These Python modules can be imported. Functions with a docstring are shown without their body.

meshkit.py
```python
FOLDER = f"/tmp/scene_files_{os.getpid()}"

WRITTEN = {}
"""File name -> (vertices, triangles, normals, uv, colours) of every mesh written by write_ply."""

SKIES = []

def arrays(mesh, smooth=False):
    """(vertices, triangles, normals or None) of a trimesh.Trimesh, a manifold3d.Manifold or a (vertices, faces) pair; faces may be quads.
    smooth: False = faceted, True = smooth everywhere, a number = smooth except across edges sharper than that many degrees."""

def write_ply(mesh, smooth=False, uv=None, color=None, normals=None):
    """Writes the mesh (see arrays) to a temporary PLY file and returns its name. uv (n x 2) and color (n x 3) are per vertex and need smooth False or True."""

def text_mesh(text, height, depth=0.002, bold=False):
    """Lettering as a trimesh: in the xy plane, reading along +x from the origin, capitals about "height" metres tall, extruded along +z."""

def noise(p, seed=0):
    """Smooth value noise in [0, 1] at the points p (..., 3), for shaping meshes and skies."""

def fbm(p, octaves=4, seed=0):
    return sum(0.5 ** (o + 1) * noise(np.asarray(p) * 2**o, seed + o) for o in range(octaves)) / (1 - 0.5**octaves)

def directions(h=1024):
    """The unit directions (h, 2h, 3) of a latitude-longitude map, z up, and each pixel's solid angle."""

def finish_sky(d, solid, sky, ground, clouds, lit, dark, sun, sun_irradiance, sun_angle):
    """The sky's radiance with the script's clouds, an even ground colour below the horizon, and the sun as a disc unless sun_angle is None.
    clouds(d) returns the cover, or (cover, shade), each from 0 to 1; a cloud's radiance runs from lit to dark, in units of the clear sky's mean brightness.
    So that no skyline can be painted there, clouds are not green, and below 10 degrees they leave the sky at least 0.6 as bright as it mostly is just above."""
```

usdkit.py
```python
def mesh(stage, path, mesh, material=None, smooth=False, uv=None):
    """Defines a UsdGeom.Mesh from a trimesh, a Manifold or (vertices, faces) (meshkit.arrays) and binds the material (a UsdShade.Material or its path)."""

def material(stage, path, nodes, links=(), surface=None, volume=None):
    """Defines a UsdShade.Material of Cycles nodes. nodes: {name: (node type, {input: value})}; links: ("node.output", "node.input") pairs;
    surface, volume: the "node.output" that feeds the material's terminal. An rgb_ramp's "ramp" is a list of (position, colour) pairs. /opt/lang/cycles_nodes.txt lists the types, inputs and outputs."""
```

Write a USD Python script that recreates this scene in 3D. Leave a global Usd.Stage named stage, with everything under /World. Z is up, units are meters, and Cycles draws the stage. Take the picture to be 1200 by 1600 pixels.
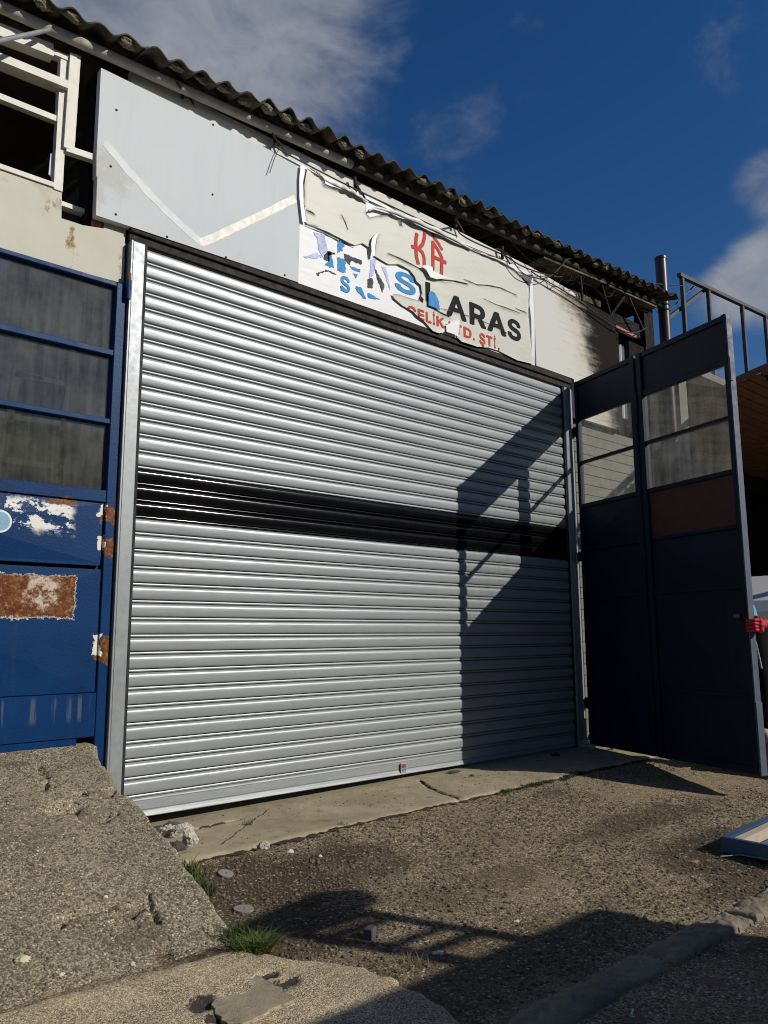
import math, random
import numpy as np
import trimesh, manifold3d as m3, usdkit, meshkit
from shapely.geometry import Polygon, LineString, Point, MultiPolygon
from shapely.ops import unary_union
from shapely import affinity
from pxr import Usd, UsdGeom, UsdLux, UsdShade, Gf, Sdf, Vt

rng = np.random.default_rng(7)
random.seed(7)
stage = Usd.Stage.CreateInMemory()
UsdGeom.SetStageUpAxis(stage, UsdGeom.Tokens.z)
UsdGeom.SetStageMetersPerUnit(stage, 1.0)
UsdGeom.Xform.Define(stage, '/World')

# ------------------------------------------------------------------ camera, sky, sun
FPX = 1228.0                                            # focal length in pixels of the 1200 x 1600 photograph
EX = np.array([0.74950183, 0.09855067, 0.65462568])     # facade direction, into the building, up: in lens axes (right, down, forward)
EY = np.array([-0.66198004, 0.11967674, 0.73990533])
EZ = np.array([-0.0054253, -0.98790953, 0.15493651])
RW = np.stack([EX, EY, EZ])
EYE = np.array([0.0, -4.7, 1.12])
cam = UsdGeom.Camera.Define(stage, '/World/camera')
right, down, fwd = RW[:, 0], RW[:, 1], RW[:, 2]
mtx = np.eye(4)
mtx[0, :3], mtx[1, :3], mtx[2, :3], mtx[3, :3] = right, -down, -fwd, EYE
cam.AddTransformOp().Set(Gf.Matrix4d(*mtx.ravel().tolist()))
cam.CreateFocalLengthAttr(24.0)
cam.CreateHorizontalApertureAttr(24.0 * 1200 / FPX)
cam.CreateVerticalApertureAttr(24.0 * 1600 / FPX)
cam.CreateClippingRangeAttr(Gf.Vec2f(0.05, 2000))
cam.CreateExposureAttr(-0.36)

SUN = np.array([0.442, -0.747, 0.497]); SUN /= np.linalg.norm(SUN)
SUN_I, SKY_I = 1.25, 0.05


class Ref(str):
    pass


class Graph:
    """A Cycles node graph; inputs given as Ref are links."""
    def __init__(self):
        self.n, self.l, self.k = {}, [], 0

    def add(self, kind, out, **inp):
        self.k += 1
        name = f'n{self.k}'
        vals = {}
        for a, b in inp.items():
            if isinstance(b, Ref):
                self.l.append((str(b), f'{name}.{a}'))
            else:
                vals[a] = b
        self.n[name] = (kind, vals)
        return Ref(f'{name}.{out}')

    def pos(self):
        if not hasattr(self, '_p'):
            self._p = self.add('geometry', 'position')
        return self._p

    def xyz(self, v=None):
        s = self.add('separate_xyz', 'x', vector=v or self.pos())
        b = s.split('.')[0]
        return Ref(b + '.x'), Ref(b + '.y'), Ref(b + '.z')

    def scaled(self, sx, sy, sz):
        return self.add('mapping', 'vector', vector=self.pos(), scale=(sx, sy, sz))

    def noise(self, scale, detail=3, rough=0.55, vec=None, dist=0.0):
        return self.add('noise_texture', 'fac', vector=vec or self.pos(), scale=scale, detail=detail, roughness=rough, distortion=dist)

    def voro(self, scale, out='distance', feature='f1', vec=None, rnd=1.0):
        return self.add('voronoi_texture', out, vector=vec or self.pos(), scale=scale, feature=feature, randomness=rnd)

    def ramp(self, fac, stops):
        return self.add('rgb_ramp', 'color', fac=fac, ramp=stops)

    def math(self, op, a, b=0.0, clamp=False):
        return self.add('math', 'value', math_type=op, value1=a, value2=b, use_clamp=clamp)

    def mix(self, fac, a, b):
        return self.add('mix', 'color', fac=fac, color1=a, color2=b)

    def step(self, v, lo, hi):
        return self.add('map_range', 'result', range_type='smoothstep', value=v, from_min=lo, from_max=hi, to_min=0.0, to_max=1.0, clamp=True)

    def rect(self, x, z, x0, x1, z0, z1, wob=None, soft=0.01):
        """1 inside the rectangle, 0 outside, the edge moved by wob."""
        a = self.math('minimum', self.math('subtract', x, x0), self.math('subtract', x1, x))
        b = self.math('minimum', self.math('subtract', z, z0), self.math('subtract', z1, z))
        d = self.math('minimum', a, b)
        if wob is not None:
            d = self.math('add', d, wob)
        return self.step(d, 0.0, soft)

    def ball(self, x, y, cx, cy, rx, ry, wob=None, soft=0.3):
        a = self.math('divide', self.math('subtract', x, cx), rx)
        b = self.math('divide', self.math('subtract', y, cy), ry)
        d = self.math('sqrt', self.math('add', self.math('multiply', a, a), self.math('multiply', b, b)))
        d = self.math('subtract', 1.0, d)
        if wob is not None:
            d = self.math('add', d, wob)
        return self.step(d, 0.0, soft)

    def bump(self, h, strength=0.5, dist=0.01):
        return self.add('bump', 'normal', height=h, strength=strength, distance=dist)

    def done(self, name, surface):
        return usdkit.material(stage, f'/World/Looks/{name}', self.n, [(a, b) for a, b in self.l], surface=str(surface))


UsdGeom.Scope.Define(stage, '/World/Looks')
MAT = {}


def paint(name, col, rough=0.5, var=0.12, scale=3.0, bump=0.0, bscale=60.0, metal=0.0, spec=0.5, dirt=None, dirt_amt=0.5, streak=False, dirt_scale=4.0):
    """Paint or stone of one colour with uneven tone and, if given, dirt of another colour."""
    g = Graph()
    c = np.array(col)
    f = g.noise(scale, 4, 0.6)
    base = g.ramp(f, [(0.25, tuple(c * (1 - var))), (0.5, tuple(c)), (0.75, tuple(np.minimum(c * (1 + var), 0.95)))])
    if dirt is not None:
        v = g.scaled(6, 6, 0.7) if streak else g.pos()
        d = g.step(g.noise(dirt_scale, 6, 0.7, vec=v), 0.75 - 0.35 * dirt_amt, 0.95 - 0.3 * dirt_amt)
        base = g.mix(d, base, dirt)
    kw = {}
    if bump:
        kw['normal'] = g.bump(g.noise(bscale, 4, 0.65), bump, 0.004)
    r = g.ramp(g.noise(scale * 3, 3), [(0.3, (rough * 0.85,) * 3), (0.7, (min(rough * 1.15, 1),) * 3)])
    s = g.add('principled_bsdf', 'BSDF', base_color=base, roughness=r, metallic=metal, specular_ior_level=spec, **kw)
    MAT[name] = g.done(name, s)
    return MAT[name]


# sky: physical, with clouds mixed in from noise
def pix_dir(px, py):
    d = RW @ np.array([px - 600.0, py - 800.0, FPX])
    return d / np.linalg.norm(d)


g = Graph()
tc = g.add('texture_coordinate', 'generated')
sky = g.add('sky_texture', 'color', sky_type='single_scattering', sun_disc=False, sun_elevation=float(math.asin(SUN[2])), sun_rotation=float(math.atan2(SUN[0], SUN[1])), altitude=300.0, air_density=1.0, aerosol_density=0.35, ozone_density=2.2)
sky = g.add('hsv', 'color', color=sky, hue=0.509, saturation=1.36, value=1.75)


def cloud_blob(px, py, r, sx=1.0):
    d = pix_dir(px, py)
    dot = g.add('vector_math', 'value', math_type='dot_product', vector1=tc, vector2=tuple(d))
    return g.step(dot, math.cos(r), 1.0)


cn = g.noise(5.0, 9, 0.62, vec=g.add('mapping', 'vector', vector=tc, scale=(1.0, 1.0, 1.9), location=(0.35, 0.0, 0.1)), dist=0.35)
cfine = g.noise(11.0, 8, 0.6, vec=g.add('mapping', 'vector', vector=tc, scale=(1.0, 1.0, 1.6)), dist=0.6)
wide = g.noise(1.3, 2, 0.5, vec=tc)
cover = g.math('multiply', wide, 0.12)
for px, py, r, w in ((300, 20, 0.30, 0.42), (60, -160, 0.42, 0.40), (470, 90, 0.10, 0.12), (1190, 445, 0.070, 0.50), (1270, 400, 0.09, 0.34), (1120, 478, 0.05, 0.24), (1190, 285, 0.045, 0.36), (715, 218, 0.07, 0.22), (840, 160, 0.03, 0.05)):
    cover = g.math('add', cover, g.math('multiply', cloud_blob(px, py, r), w))
amount = g.step(g.math('add', cover, g.math('add', g.math('multiply', g.math('subtract', cn, 0.5), 1.15), g.math('multiply', g.math('subtract', cfine, 0.5), 0.45))), 0.12, 0.75)
amount = g.math('multiply', amount, 0.92)
csh = g.ramp(cfine, [(0.3, (3.8, 4.5, 6.2)), (0.68, (8.2, 8.7, 9.8))])
mixed = g.mix(amount, sky, csh)
bg = g.add('background_shader', 'background', color=mixed, strength=SKY_I)
sky_mat = g.done('sky_air', bg)
dome = UsdLux.DomeLight.Define(stage, '/World/sky')
dome.CreateIntensityAttr(1.0)
UsdShade.MaterialBindingAPI.Apply(dome.GetPrim()).Bind(sky_mat)
dome.GetPrim().SetCustomDataByKey('kind', 'structure')
sun = UsdLux.DistantLight.Define(stage, '/World/sun')
sun.CreateIntensityAttr(SUN_I)
sun.CreateNormalizeAttr(True)
sun.CreateAngleAttr(0.42)
sun.CreateColorAttr(Gf.Vec3f(1.0, 0.955, 0.875))
zax = SUN
xax = np.cross([0, 0, 1.0], zax); xax /= np.linalg.norm(xax)
yax = np.cross(zax, xax)
sm = np.eye(4); sm[0, :3], sm[1, :3], sm[2, :3] = xax, yax, zax
sun.AddTransformOp().Set(Gf.Matrix4d(*sm.ravel().tolist()))

# ------------------------------------------------------------------ helpers
COUNT = {}


def free(parent, name):
    key = (parent, name)
    k = COUNT.get(key, 0)
    COUNT[key] = k + 1
    return f'{parent}/{name}' if k == 0 else f'{parent}/{name}_{k:03d}'


def tag(p, label=None, cat=None, group=None, kind=None):
    for a, b in (('label', label), ('category', cat), ('group', group), ('kind', kind)):
        if b:
            p.SetCustomDataByKey(a, b)
    return p


def thing(name, label, cat, loc=(0, 0, 0), group=None, kind=None, rz=0.0):
    x = UsdGeom.Xform.Define(stage, free('/World', name))
    x.AddTranslateOp().Set(Gf.Vec3d(*map(float, loc)))
    if rz:
        x.AddRotateZOp().Set(math.degrees(rz))
    p = tag(x.GetPrim(), label, cat, group, kind)
    p.loc = None
    return p


LOC = {}


def put(name, mesh, mat, parent=None, smooth=False, label=None, cat=None, group=None, kind=None, world=None):
    """One Mesh prim. World coordinates are turned into the thing's own when world = the thing's place is given."""
    path = free(str(parent.GetPath()) if parent is not None else '/World', name)
    if isinstance(mesh, (list, tuple)) and len(mesh) and isinstance(mesh[0], trimesh.Trimesh):
        mesh = trimesh.util.concatenate(mesh)
    if world is not None:
        v, f, _ = meshkit.arrays(mesh)
        mesh = trimesh.Trimesh(v - np.asarray(world, float), f, process=False)
    pr = usdkit.mesh(stage, path, mesh, MAT[mat] if isinstance(mat, str) else mat, smooth).GetPrim()
    return tag(pr, label, cat, group, kind)


def copy(root, loc, rz, label, group=None):
    was = root.GetCustomData()
    name = root.GetName()
    r = thing(name, label, was['category'], loc, group or was.get('group'), rz=rz)
    r.GetReferences().AddInternalReference(root.GetPath())
    r.SetInstanceable(True)
    return r


def box(x0, x1, y0, y1, z0, z1):
    b = trimesh.creation.box((abs(x1 - x0), abs(y1 - y0), abs(z1 - z0)))
    b.apply_translation(((x0 + x1) / 2, (y0 + y1) / 2, (z0 + z1) / 2))
    return b


def bev(x0, x1, y0, y1, z0, z1, r=0.004):
    """A box with chamfered edges."""
    c = []
    for a in (x0 + r, x1 - r):
        for b in (y0 + r, y1 - r):
            for d in (z0 + r, z1 - r):
                c += [(a + s * r, b, d) for s in (-1, 1)] + [(a, b + s * r, d) for s in (-1, 1)] + [(a, b, d + s * r) for s in (-1, 1)]
    return trimesh.convex.convex_hull(np.array(c))


def bar(a, b, w, h=None, up=(0, 0, 1)):
    """A square bar from a to b."""
    a, b = np.array(a, float), np.array(b, float)
    h = h or w
    d = b - a; L = np.linalg.norm(d); d /= L
    u = np.array(up, float)
    if abs(u @ d) > 0.95:
        u = np.array([1.0, 0, 0])
    s = np.cross(d, u); s /= np.linalg.norm(s); u = np.cross(s, d)
    t = trimesh.creation.box((w, L, h))
    m = np.eye(4); m[:3, 0], m[:3, 1], m[:3, 2], m[:3, 3] = s, d, u, (a + b) / 2
    t.apply_transform(m)
    return t


def tube(pts, r, n=8):
    pts = np.array(pts, float)
    out = []
    prev = None
    rings = []
    for i, p in enumerate(pts):
        d = pts[min(i + 1, len(pts) - 1)] - pts[max(i - 1, 0)]
        d /= max(np.linalg.norm(d), 1e-9)
        u = np.array([0, 0, 1.0]) if prev is None else prev
        if abs(u @ d) > 0.98:
            u = np.array([1.0, 0, 0])
        s = np.cross(d, u); s /= np.linalg.norm(s); u = np.cross(s, d); prev = u
        rr = r[i] if np.ndim(r) else r
        a = np.arange(n) / n * 2 * np.pi
        rings.append(p + rr * (np.cos(a)[:, None] * s + np.sin(a)[:, None] * u))
    v = np.vstack(rings + [pts[:1], pts[-1:]])
    f = []
    for i in range(len(pts) - 1):
        for k in range(n):
            a, b = i * n + k, i * n + (k + 1) % n
            f += [(a, b, b + n), (a, b + n, a + n)]
    m = len(pts) * n
    for k in range(n):
        f += [(m, (k + 1) % n, k), (m + 1, m - n + k, m - n + (k + 1) % n)]
    return trimesh.Trimesh(v, np.array(f), process=False)


def at(px, py, y=0.0):
    """The point of the upright plane y = const that the photograph shows at (px, py)."""
    d = RW @ np.array([px - 600.0, py - 800.0, FPX])
    return EYE + d * (y - EYE[1]) / d[1]


def on_ground(px, py, s=0.05, c=0.0):
    d = RW @ np.array([px - 600.0, py - 800.0, FPX])
    return EYE + d * (s * EYE[1] + c - EYE[2]) / (d[2] - s * d[1])


def slab(poly, y0, y1):
    """Extrudes a polygon of (x, z) from y0 (front) to y1 (back)."""
    if not isinstance(poly, (Polygon, MultiPolygon)):
        poly = Polygon(poly)
    if not poly.is_valid:
        poly = poly.buffer(0)
    out = []
    for p in getattr(poly, 'geoms', [poly]):
        if p.area < 1e-7:
            continue
        m = trimesh.creation.extrude_polygon(p, abs(y1 - y0), engine='earcut')
        v = m.vertices
        m.vertices = np.stack([v[:, 0], max(y0, y1) - v[:, 2], v[:, 1]], 1)
        out.append(m)
    return trimesh.util.concatenate(out)


def pxpoly(pts, y):
    return [tuple(at(a, b, y)[[0, 2]]) for a, b in pts]


def rough_edge(poly, amp=0.006, step=0.02, seed=0):
    """The polygon with a torn, uneven outline."""
    r = np.random.default_rng(seed)
    p = poly if hasattr(poly, 'geom_type') else Polygon(poly)
    if hasattr(p, 'geoms'):
        p = max(p.geoms, key=lambda q: q.area)
    n = max(int(p.length / step), 8)
    out = []
    for k in range(n):
        q = p.exterior.interpolate(k / n, normalized=True)
        out.append((q.x + r.normal() * amp, q.y + r.normal() * amp))
    q = Polygon(out)
    return q if q.is_valid else q.buffer(0)


def rock(c, r, seed, squash=(1, 1, 0.7), sub=2, amp=0.35, crumb=0.0):
    m = trimesh.creation.icosphere(subdivisions=sub)
    v = m.vertices
    n = meshkit.fbm(v * 1.6 + seed * 3.7 + 10, 3, seed)
    v = v * (1 + amp * (n[:, None] - 0.5) * 2) * np.array(squash) * r
    # flat broken faces
    rr = np.random.default_rng(seed)
    for _ in range(5):
        d = rr.normal(size=3); d /= np.linalg.norm(d)
        s = v @ d
        lim = 0.72 * s.max()
        v = v - np.maximum(s - lim, 0)[:, None] * d
    if crumb:
        v = v * (1 + crumb * (meshkit.fbm(v / r * 4.5 + seed, 4, seed + 3)[:, None] - 0.5) * 2)
    m.vertices = v + np.array(c)
    return m


def grid(xs, ys, zf):
    X, Y = np.meshgrid(xs, ys, indexing='ij')
    Z = zf(X, Y)
    v = np.stack([X, Y, Z], -1).reshape(-1, 3)
    ny = len(ys)
    i, j = np.meshgrid(np.arange(len(xs) - 1), np.arange(ny - 1), indexing='ij')
    a = (i * ny + j).ravel()
    f = np.vstack([np.stack([a, a + ny, a + ny + 1], 1), np.stack([a, a + ny + 1, a + 1], 1)])
    return v, f


def nz(X, Y, s, seed=0, oct=4):
    P = np.stack([X * s, Y * s, np.full_like(X, 0.37 + seed)], -1)
    return meshkit.fbm(P, oct, seed) - 0.5


# ------------------------------------------------------------------ materials
def cream_mat():
    g = Graph()
    x, y, z = g.xyz()
    base = g.ramp(g.noise(2.4, 5, 0.65), [(0.3, (0.53, 0.50, 0.41)), (0.7, (0.60, 0.57, 0.475))])
    n = g.math('subtract', g.noise(16, 7, 0.75), 0.5)
    st = g.math('subtract', g.noise(9, 6, 0.75, vec=g.scaled(1.6, 1, 0.35)), 0.5)
    for x0, x1, z0, z1, a in ((1.38, 1.60, 3.66, 3.84, 0.75), (1.52, 1.64, 3.46, 3.68, 1.0), (1.57, 1.63, 3.36, 3.50, 0.6), (1.86, 1.93, 3.38, 3.82, 0.5)):
        m = g.rect(x, z, x0, x1, z0, z1, g.math('subtract', g.math('multiply', g.math('add', n, st), 0.32), 0.035), 0.05)
        rc = g.ramp(g.noise(40, 5, 0.7), [(0.35, (0.16, 0.08, 0.03)), (0.65, (0.44, 0.29, 0.13))])
        base = g.mix(g.math('multiply', m, a), base, rc)
    spk = g.step(g.noise(55, 3, 0.6), 0.70, 0.74)
    base = g.mix(g.math('multiply', spk, 0.6), base, (0.22, 0.17, 0.11))
    top = g.math('multiply', g.step(z, 3.72, 3.86), g.step(g.noise(7, 6, 0.7), 0.5, 0.62))
    base = g.mix(g.math('multiply', top, 0.35), base, (0.35, 0.27, 0.16))
    s = g.add('principled_bsdf', 'BSDF', base_color=base, roughness=0.7, specular_ior_level=0.25, normal=g.bump(g.noise(12, 5, 0.6), 0.15, 0.01))
    MAT['cream_wall'] = g.done('cream_wall', s)


cream_mat()
paint('white_strip', (0.60, 0.57, 0.50), 0.7, 0.08, 5, 0.2, 50, dirt=(0.3, 0.22, 0.14), dirt_amt=0.35)
paint('window_paint', (0.68, 0.65, 0.56), 0.55, 0.06, 6, 0.15, 80, dirt=(0.36, 0.20, 0.09), dirt_amt=0.33, dirt_scale=9)
paint('board_white', (0.62, 0.63, 0.635), 0.42, 0.03, 1.5, 0.05, 8)
paint('tape_mark', (0.66, 0.625, 0.53), 0.5, 0.06, 8, dirt=(0.62, 0.42, 0.22), dirt_amt=0.35, dirt_scale=5)
paint('tape_pale', (0.645, 0.655, 0.645), 0.6, 0.05, 6, dirt=(0.58, 0.60, 0.60), dirt_amt=0.6, dirt_scale=3)
paint('fibre_cement', (0.085, 0.074, 0.054), 0.95, 0.55, 9, 1.0, 70, dirt=(0.026, 0.024, 0.018), dirt_amt=0.75, dirt_scale=7, spec=0.1)
paint('mortar', (0.20, 0.172, 0.115), 0.95, 0.3, 14, 0.8, 60)
paint('tube_paint', (0.42, 0.385, 0.33), 0.8, 0.2, 8, dirt=(0.10, 0.075, 0.055), dirt_amt=0.6, dirt_scale=5, spec=0.15)
paint('tube_brown', (0.060, 0.047, 0.036), 0.8, 0.3, 8, dirt=(0.30, 0.26, 0.21), dirt_amt=0.25, dirt_scale=7, spec=0.15)
paint('dark_steel', (0.022, 0.017, 0.014), 0.75, 0.4, 8, dirt=(0.055, 0.036, 0.022), dirt_amt=0.35, spec=0.25)
paint('black_gap', (0.012, 0.012, 0.013), 0.8, 0.1)
paint('soot', (0.016, 0.013, 0.011), 0.9, 0.5, 5, 0.5, 60, dirt=(0.045, 0.032, 0.02), dirt_amt=0.25, spec=0.08)
paint('charred_wood', (0.013, 0.010, 0.008), 0.9, 0.5, 8, 0.7, 50, dirt=(0.06, 0.038, 0.02), dirt_amt=0.35, streak=True, spec=0.2)
paint('tan_board', (0.17, 0.13, 0.085), 0.9, 0.4, 4, 0.3, 40, dirt=(0.012, 0.010, 0.008), dirt_amt=0.95, dirt_scale=3, spec=0.1)
paint('interior', (0.10, 0.085, 0.065), 0.95, 0.35, 1.6)
paint('galvanised', (0.27, 0.29, 0.295), 0.45, 0.12, 7, 0.06, 120, metal=0.3)
paint('slat_black', (0.004, 0.004, 0.0045), 0.15, 0.1, 5, spec=0.3)
paint('red_print', (0.52, 0.055, 0.032), 0.7, 0.08, 12, spec=0.15)
paint('black_print', (0.016, 0.017, 0.020), 0.8, 0.2, 20, spec=0.12)
paint('blue_print', (0.028, 0.24, 0.52), 0.6, 0.12, 14, spec=0.2)
paint('lilac_print', (0.40, 0.44, 0.68), 0.6, 0.25, 14)
paint('grey_print', (0.085, 0.085, 0.09), 0.8, 0.6, 30, spec=0.1)
paint('vinyl_back', (0.68, 0.68, 0.66), 0.45, 0.03, 10)
paint('tear_dark', (0.06, 0.058, 0.055), 0.7, 0.3, 30)
paint('blue_paint', (0.0015, 0.033, 0.118), 0.5, 0.12, 5, 0.08, 40, dirt=(0.012, 0.035, 0.11), dirt_amt=0.3, streak=True, dirt_scale=2.2, spec=0.2)
def gate_mat():
    g = Graph()
    x, y, z = g.xyz()
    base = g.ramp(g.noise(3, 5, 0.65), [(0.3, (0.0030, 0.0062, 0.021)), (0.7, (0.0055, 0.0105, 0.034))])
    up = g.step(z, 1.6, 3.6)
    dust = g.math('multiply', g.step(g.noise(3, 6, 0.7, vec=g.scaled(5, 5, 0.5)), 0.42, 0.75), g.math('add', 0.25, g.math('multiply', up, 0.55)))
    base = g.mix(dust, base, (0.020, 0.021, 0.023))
    chips = g.step(g.noise(34, 5, 0.7), 0.715, 0.735)
    base = g.mix(chips, base, (0.22, 0.20, 0.17))
    scr = g.step(g.noise(10, 4, 0.7, vec=g.scaled(7, 7, 0.9)), 0.735, 0.75)
    base = g.mix(g.math('multiply', scr, 0.6), base, (0.09, 0.085, 0.08))
    s = g.add('principled_bsdf', 'BSDF', base_color=base, roughness=0.55, specular_ior_level=0.22, normal=g.bump(g.math('add', g.noise(2.2, 3), g.math('multiply', g.noise(60, 3), 0.05)), 0.25, 0.02))
    MAT['gate_blue'] = g.done('gate_blue', s)


gate_mat()
paint('gate_edge', (0.070, 0.086, 0.13), 0.6, 0.2, 7, dirt=(0.25, 0.25, 0.26), dirt_amt=0.4)
paint('red_primer', (0.050, 0.008, 0.004), 0.6, 0.2, 4, 0.1, 40)
paint('rust', (0.19, 0.065, 0.022), 0.85, 0.5, 18, 0.6, 90, dirt=(0.42, 0.33, 0.24), dirt_amt=0.45, dirt_scale=14)
paint('pipe_brown', (0.05, 0.036, 0.034), 0.38, 0.2, 4, metal=0.3, dirt=(0.10, 0.085, 0.08), dirt_amt=0.3)
paint('rail_steel', (0.032, 0.027, 0.026), 0.6, 0.3, 6, dirt=(0.30, 0.27, 0.24), dirt_amt=0.22, dirt_scale=10)
paint('canopy_wood', (0.17, 0.070, 0.027), 0.8, 0.35, 5, 0.3, 40, dirt=(0.05, 0.025, 0.015), dirt_amt=0.5)
paint('old_shutter', (0.15, 0.145, 0.12), 0.8, 0.2, 4, 0.1, 40, dirt=(0.06, 0.055, 0.045), dirt_amt=0.5, streak=True)
paint('neighbour_wall', (0.17, 0.16, 0.14), 0.9, 0.2, 2, 0.3, 50)
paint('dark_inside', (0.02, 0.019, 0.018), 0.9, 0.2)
paint('car_white', (0.78, 0.79, 0.80), 0.25, 0.02, 3)
paint('car_dark', (0.02, 0.02, 0.022), 0.5, 0.1, 3)
paint('tyre', (0.02, 0.02, 0.02), 0.85, 0.1, 3)
paint('shirt', (0.05, 0.36, 0.40), 0.85, 0.1, 30)
paint('trousers', (0.007, 0.007, 0.008), 0.95, 0.3, 30, spec=0.1)
paint('stripe_grey', (0.35, 0.35, 0.34), 0.85, 0.1, 30)
paint('skin', (0.42, 0.24, 0.16), 0.6, 0.08, 20)
paint('hair', (0.012, 0.010, 0.009), 0.7, 0.2, 60)
paint('glove_red', (0.48, 0.02, 0.035), 0.75, 0.15, 60)
paint('shoe', (0.30, 0.27, 0.22), 0.8, 0.2, 30)
paint('tray_blue', (0.045, 0.085, 0.165), 0.5, 0.2, 6, 0.1, 40, dirt=(0.20, 0.18, 0.15), dirt_amt=0.4)
paint('tray_wood', (0.42, 0.35, 0.25), 0.85, 0.2, 9, 0.3, 50, dirt=(0.2, 0.15, 0.1), dirt_amt=0.5)
paint('block_dark', (0.075, 0.075, 0.075), 0.85, 0.3, 20, 0.4, 80)
paint('disc_grey', (0.22, 0.205, 0.18), 0.8, 0.2, 40, 0.3, 120)
paint('pale_stone', (0.55, 0.52, 0.46), 0.9, 0.15, 25, 0.5, 120)
paint('yellow_stone', (0.58, 0.53, 0.34), 0.9, 0.2, 40, 0.5, 150)
paint('rubble_white', (0.44, 0.41, 0.35), 0.95, 0.35, 30, 1.0, 140, dirt=(0.10, 0.085, 0.07), dirt_amt=0.65, dirt_scale=26, spec=0.2)
paint('rubble_dark', (0.06, 0.055, 0.05), 0.9, 0.4, 14, 0.8, 60)
paint('cig_white', (0.75, 0.73, 0.68), 0.8, 0.05, 50)
paint('cig_tan', (0.55, 0.35, 0.16), 0.8, 0.1, 80)
paint('chip_red', (0.40, 0.16, 0.08), 0.9, 0.3, 30, 0.4, 100)
paint('cable_black', (0.012, 0.012, 0.012), 0.6, 0.1)
paint('tan_frame', (0.52, 0.48, 0.40), 0.8, 0.3, 8)
paint('curtain', (0.72, 0.72, 0.74), 0.8, 0.12, 20)
paint('pink_bar', (0.34, 0.085, 0.085), 0.6, 0.1, 10)
paint('brick_shed', (0.32, 0.26, 0.21), 0.9, 0.2, 2, 0.3, 40)
paint('row_wall', (0.20, 0.175, 0.14), 0.9, 0.25, 1.2)
paint('row_roof', (0.10, 0.09, 0.08), 0.9, 0.2, 2)
paint('row_door', (0.09, 0.10, 0.12), 0.7, 0.2, 2)
paint('annex_steel', (0.10, 0.10, 0.10), 0.6, 0.2, 4)
paint('sticker_grey', (0.42, 0.38, 0.37), 0.5, 0.2, 90)
paint('sticker_red', (0.20, 0.05, 0.05), 0.5, 0.3, 120)
paint('sticker_blue', (0.10, 0.16, 0.33), 0.5, 0.3, 120)


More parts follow.
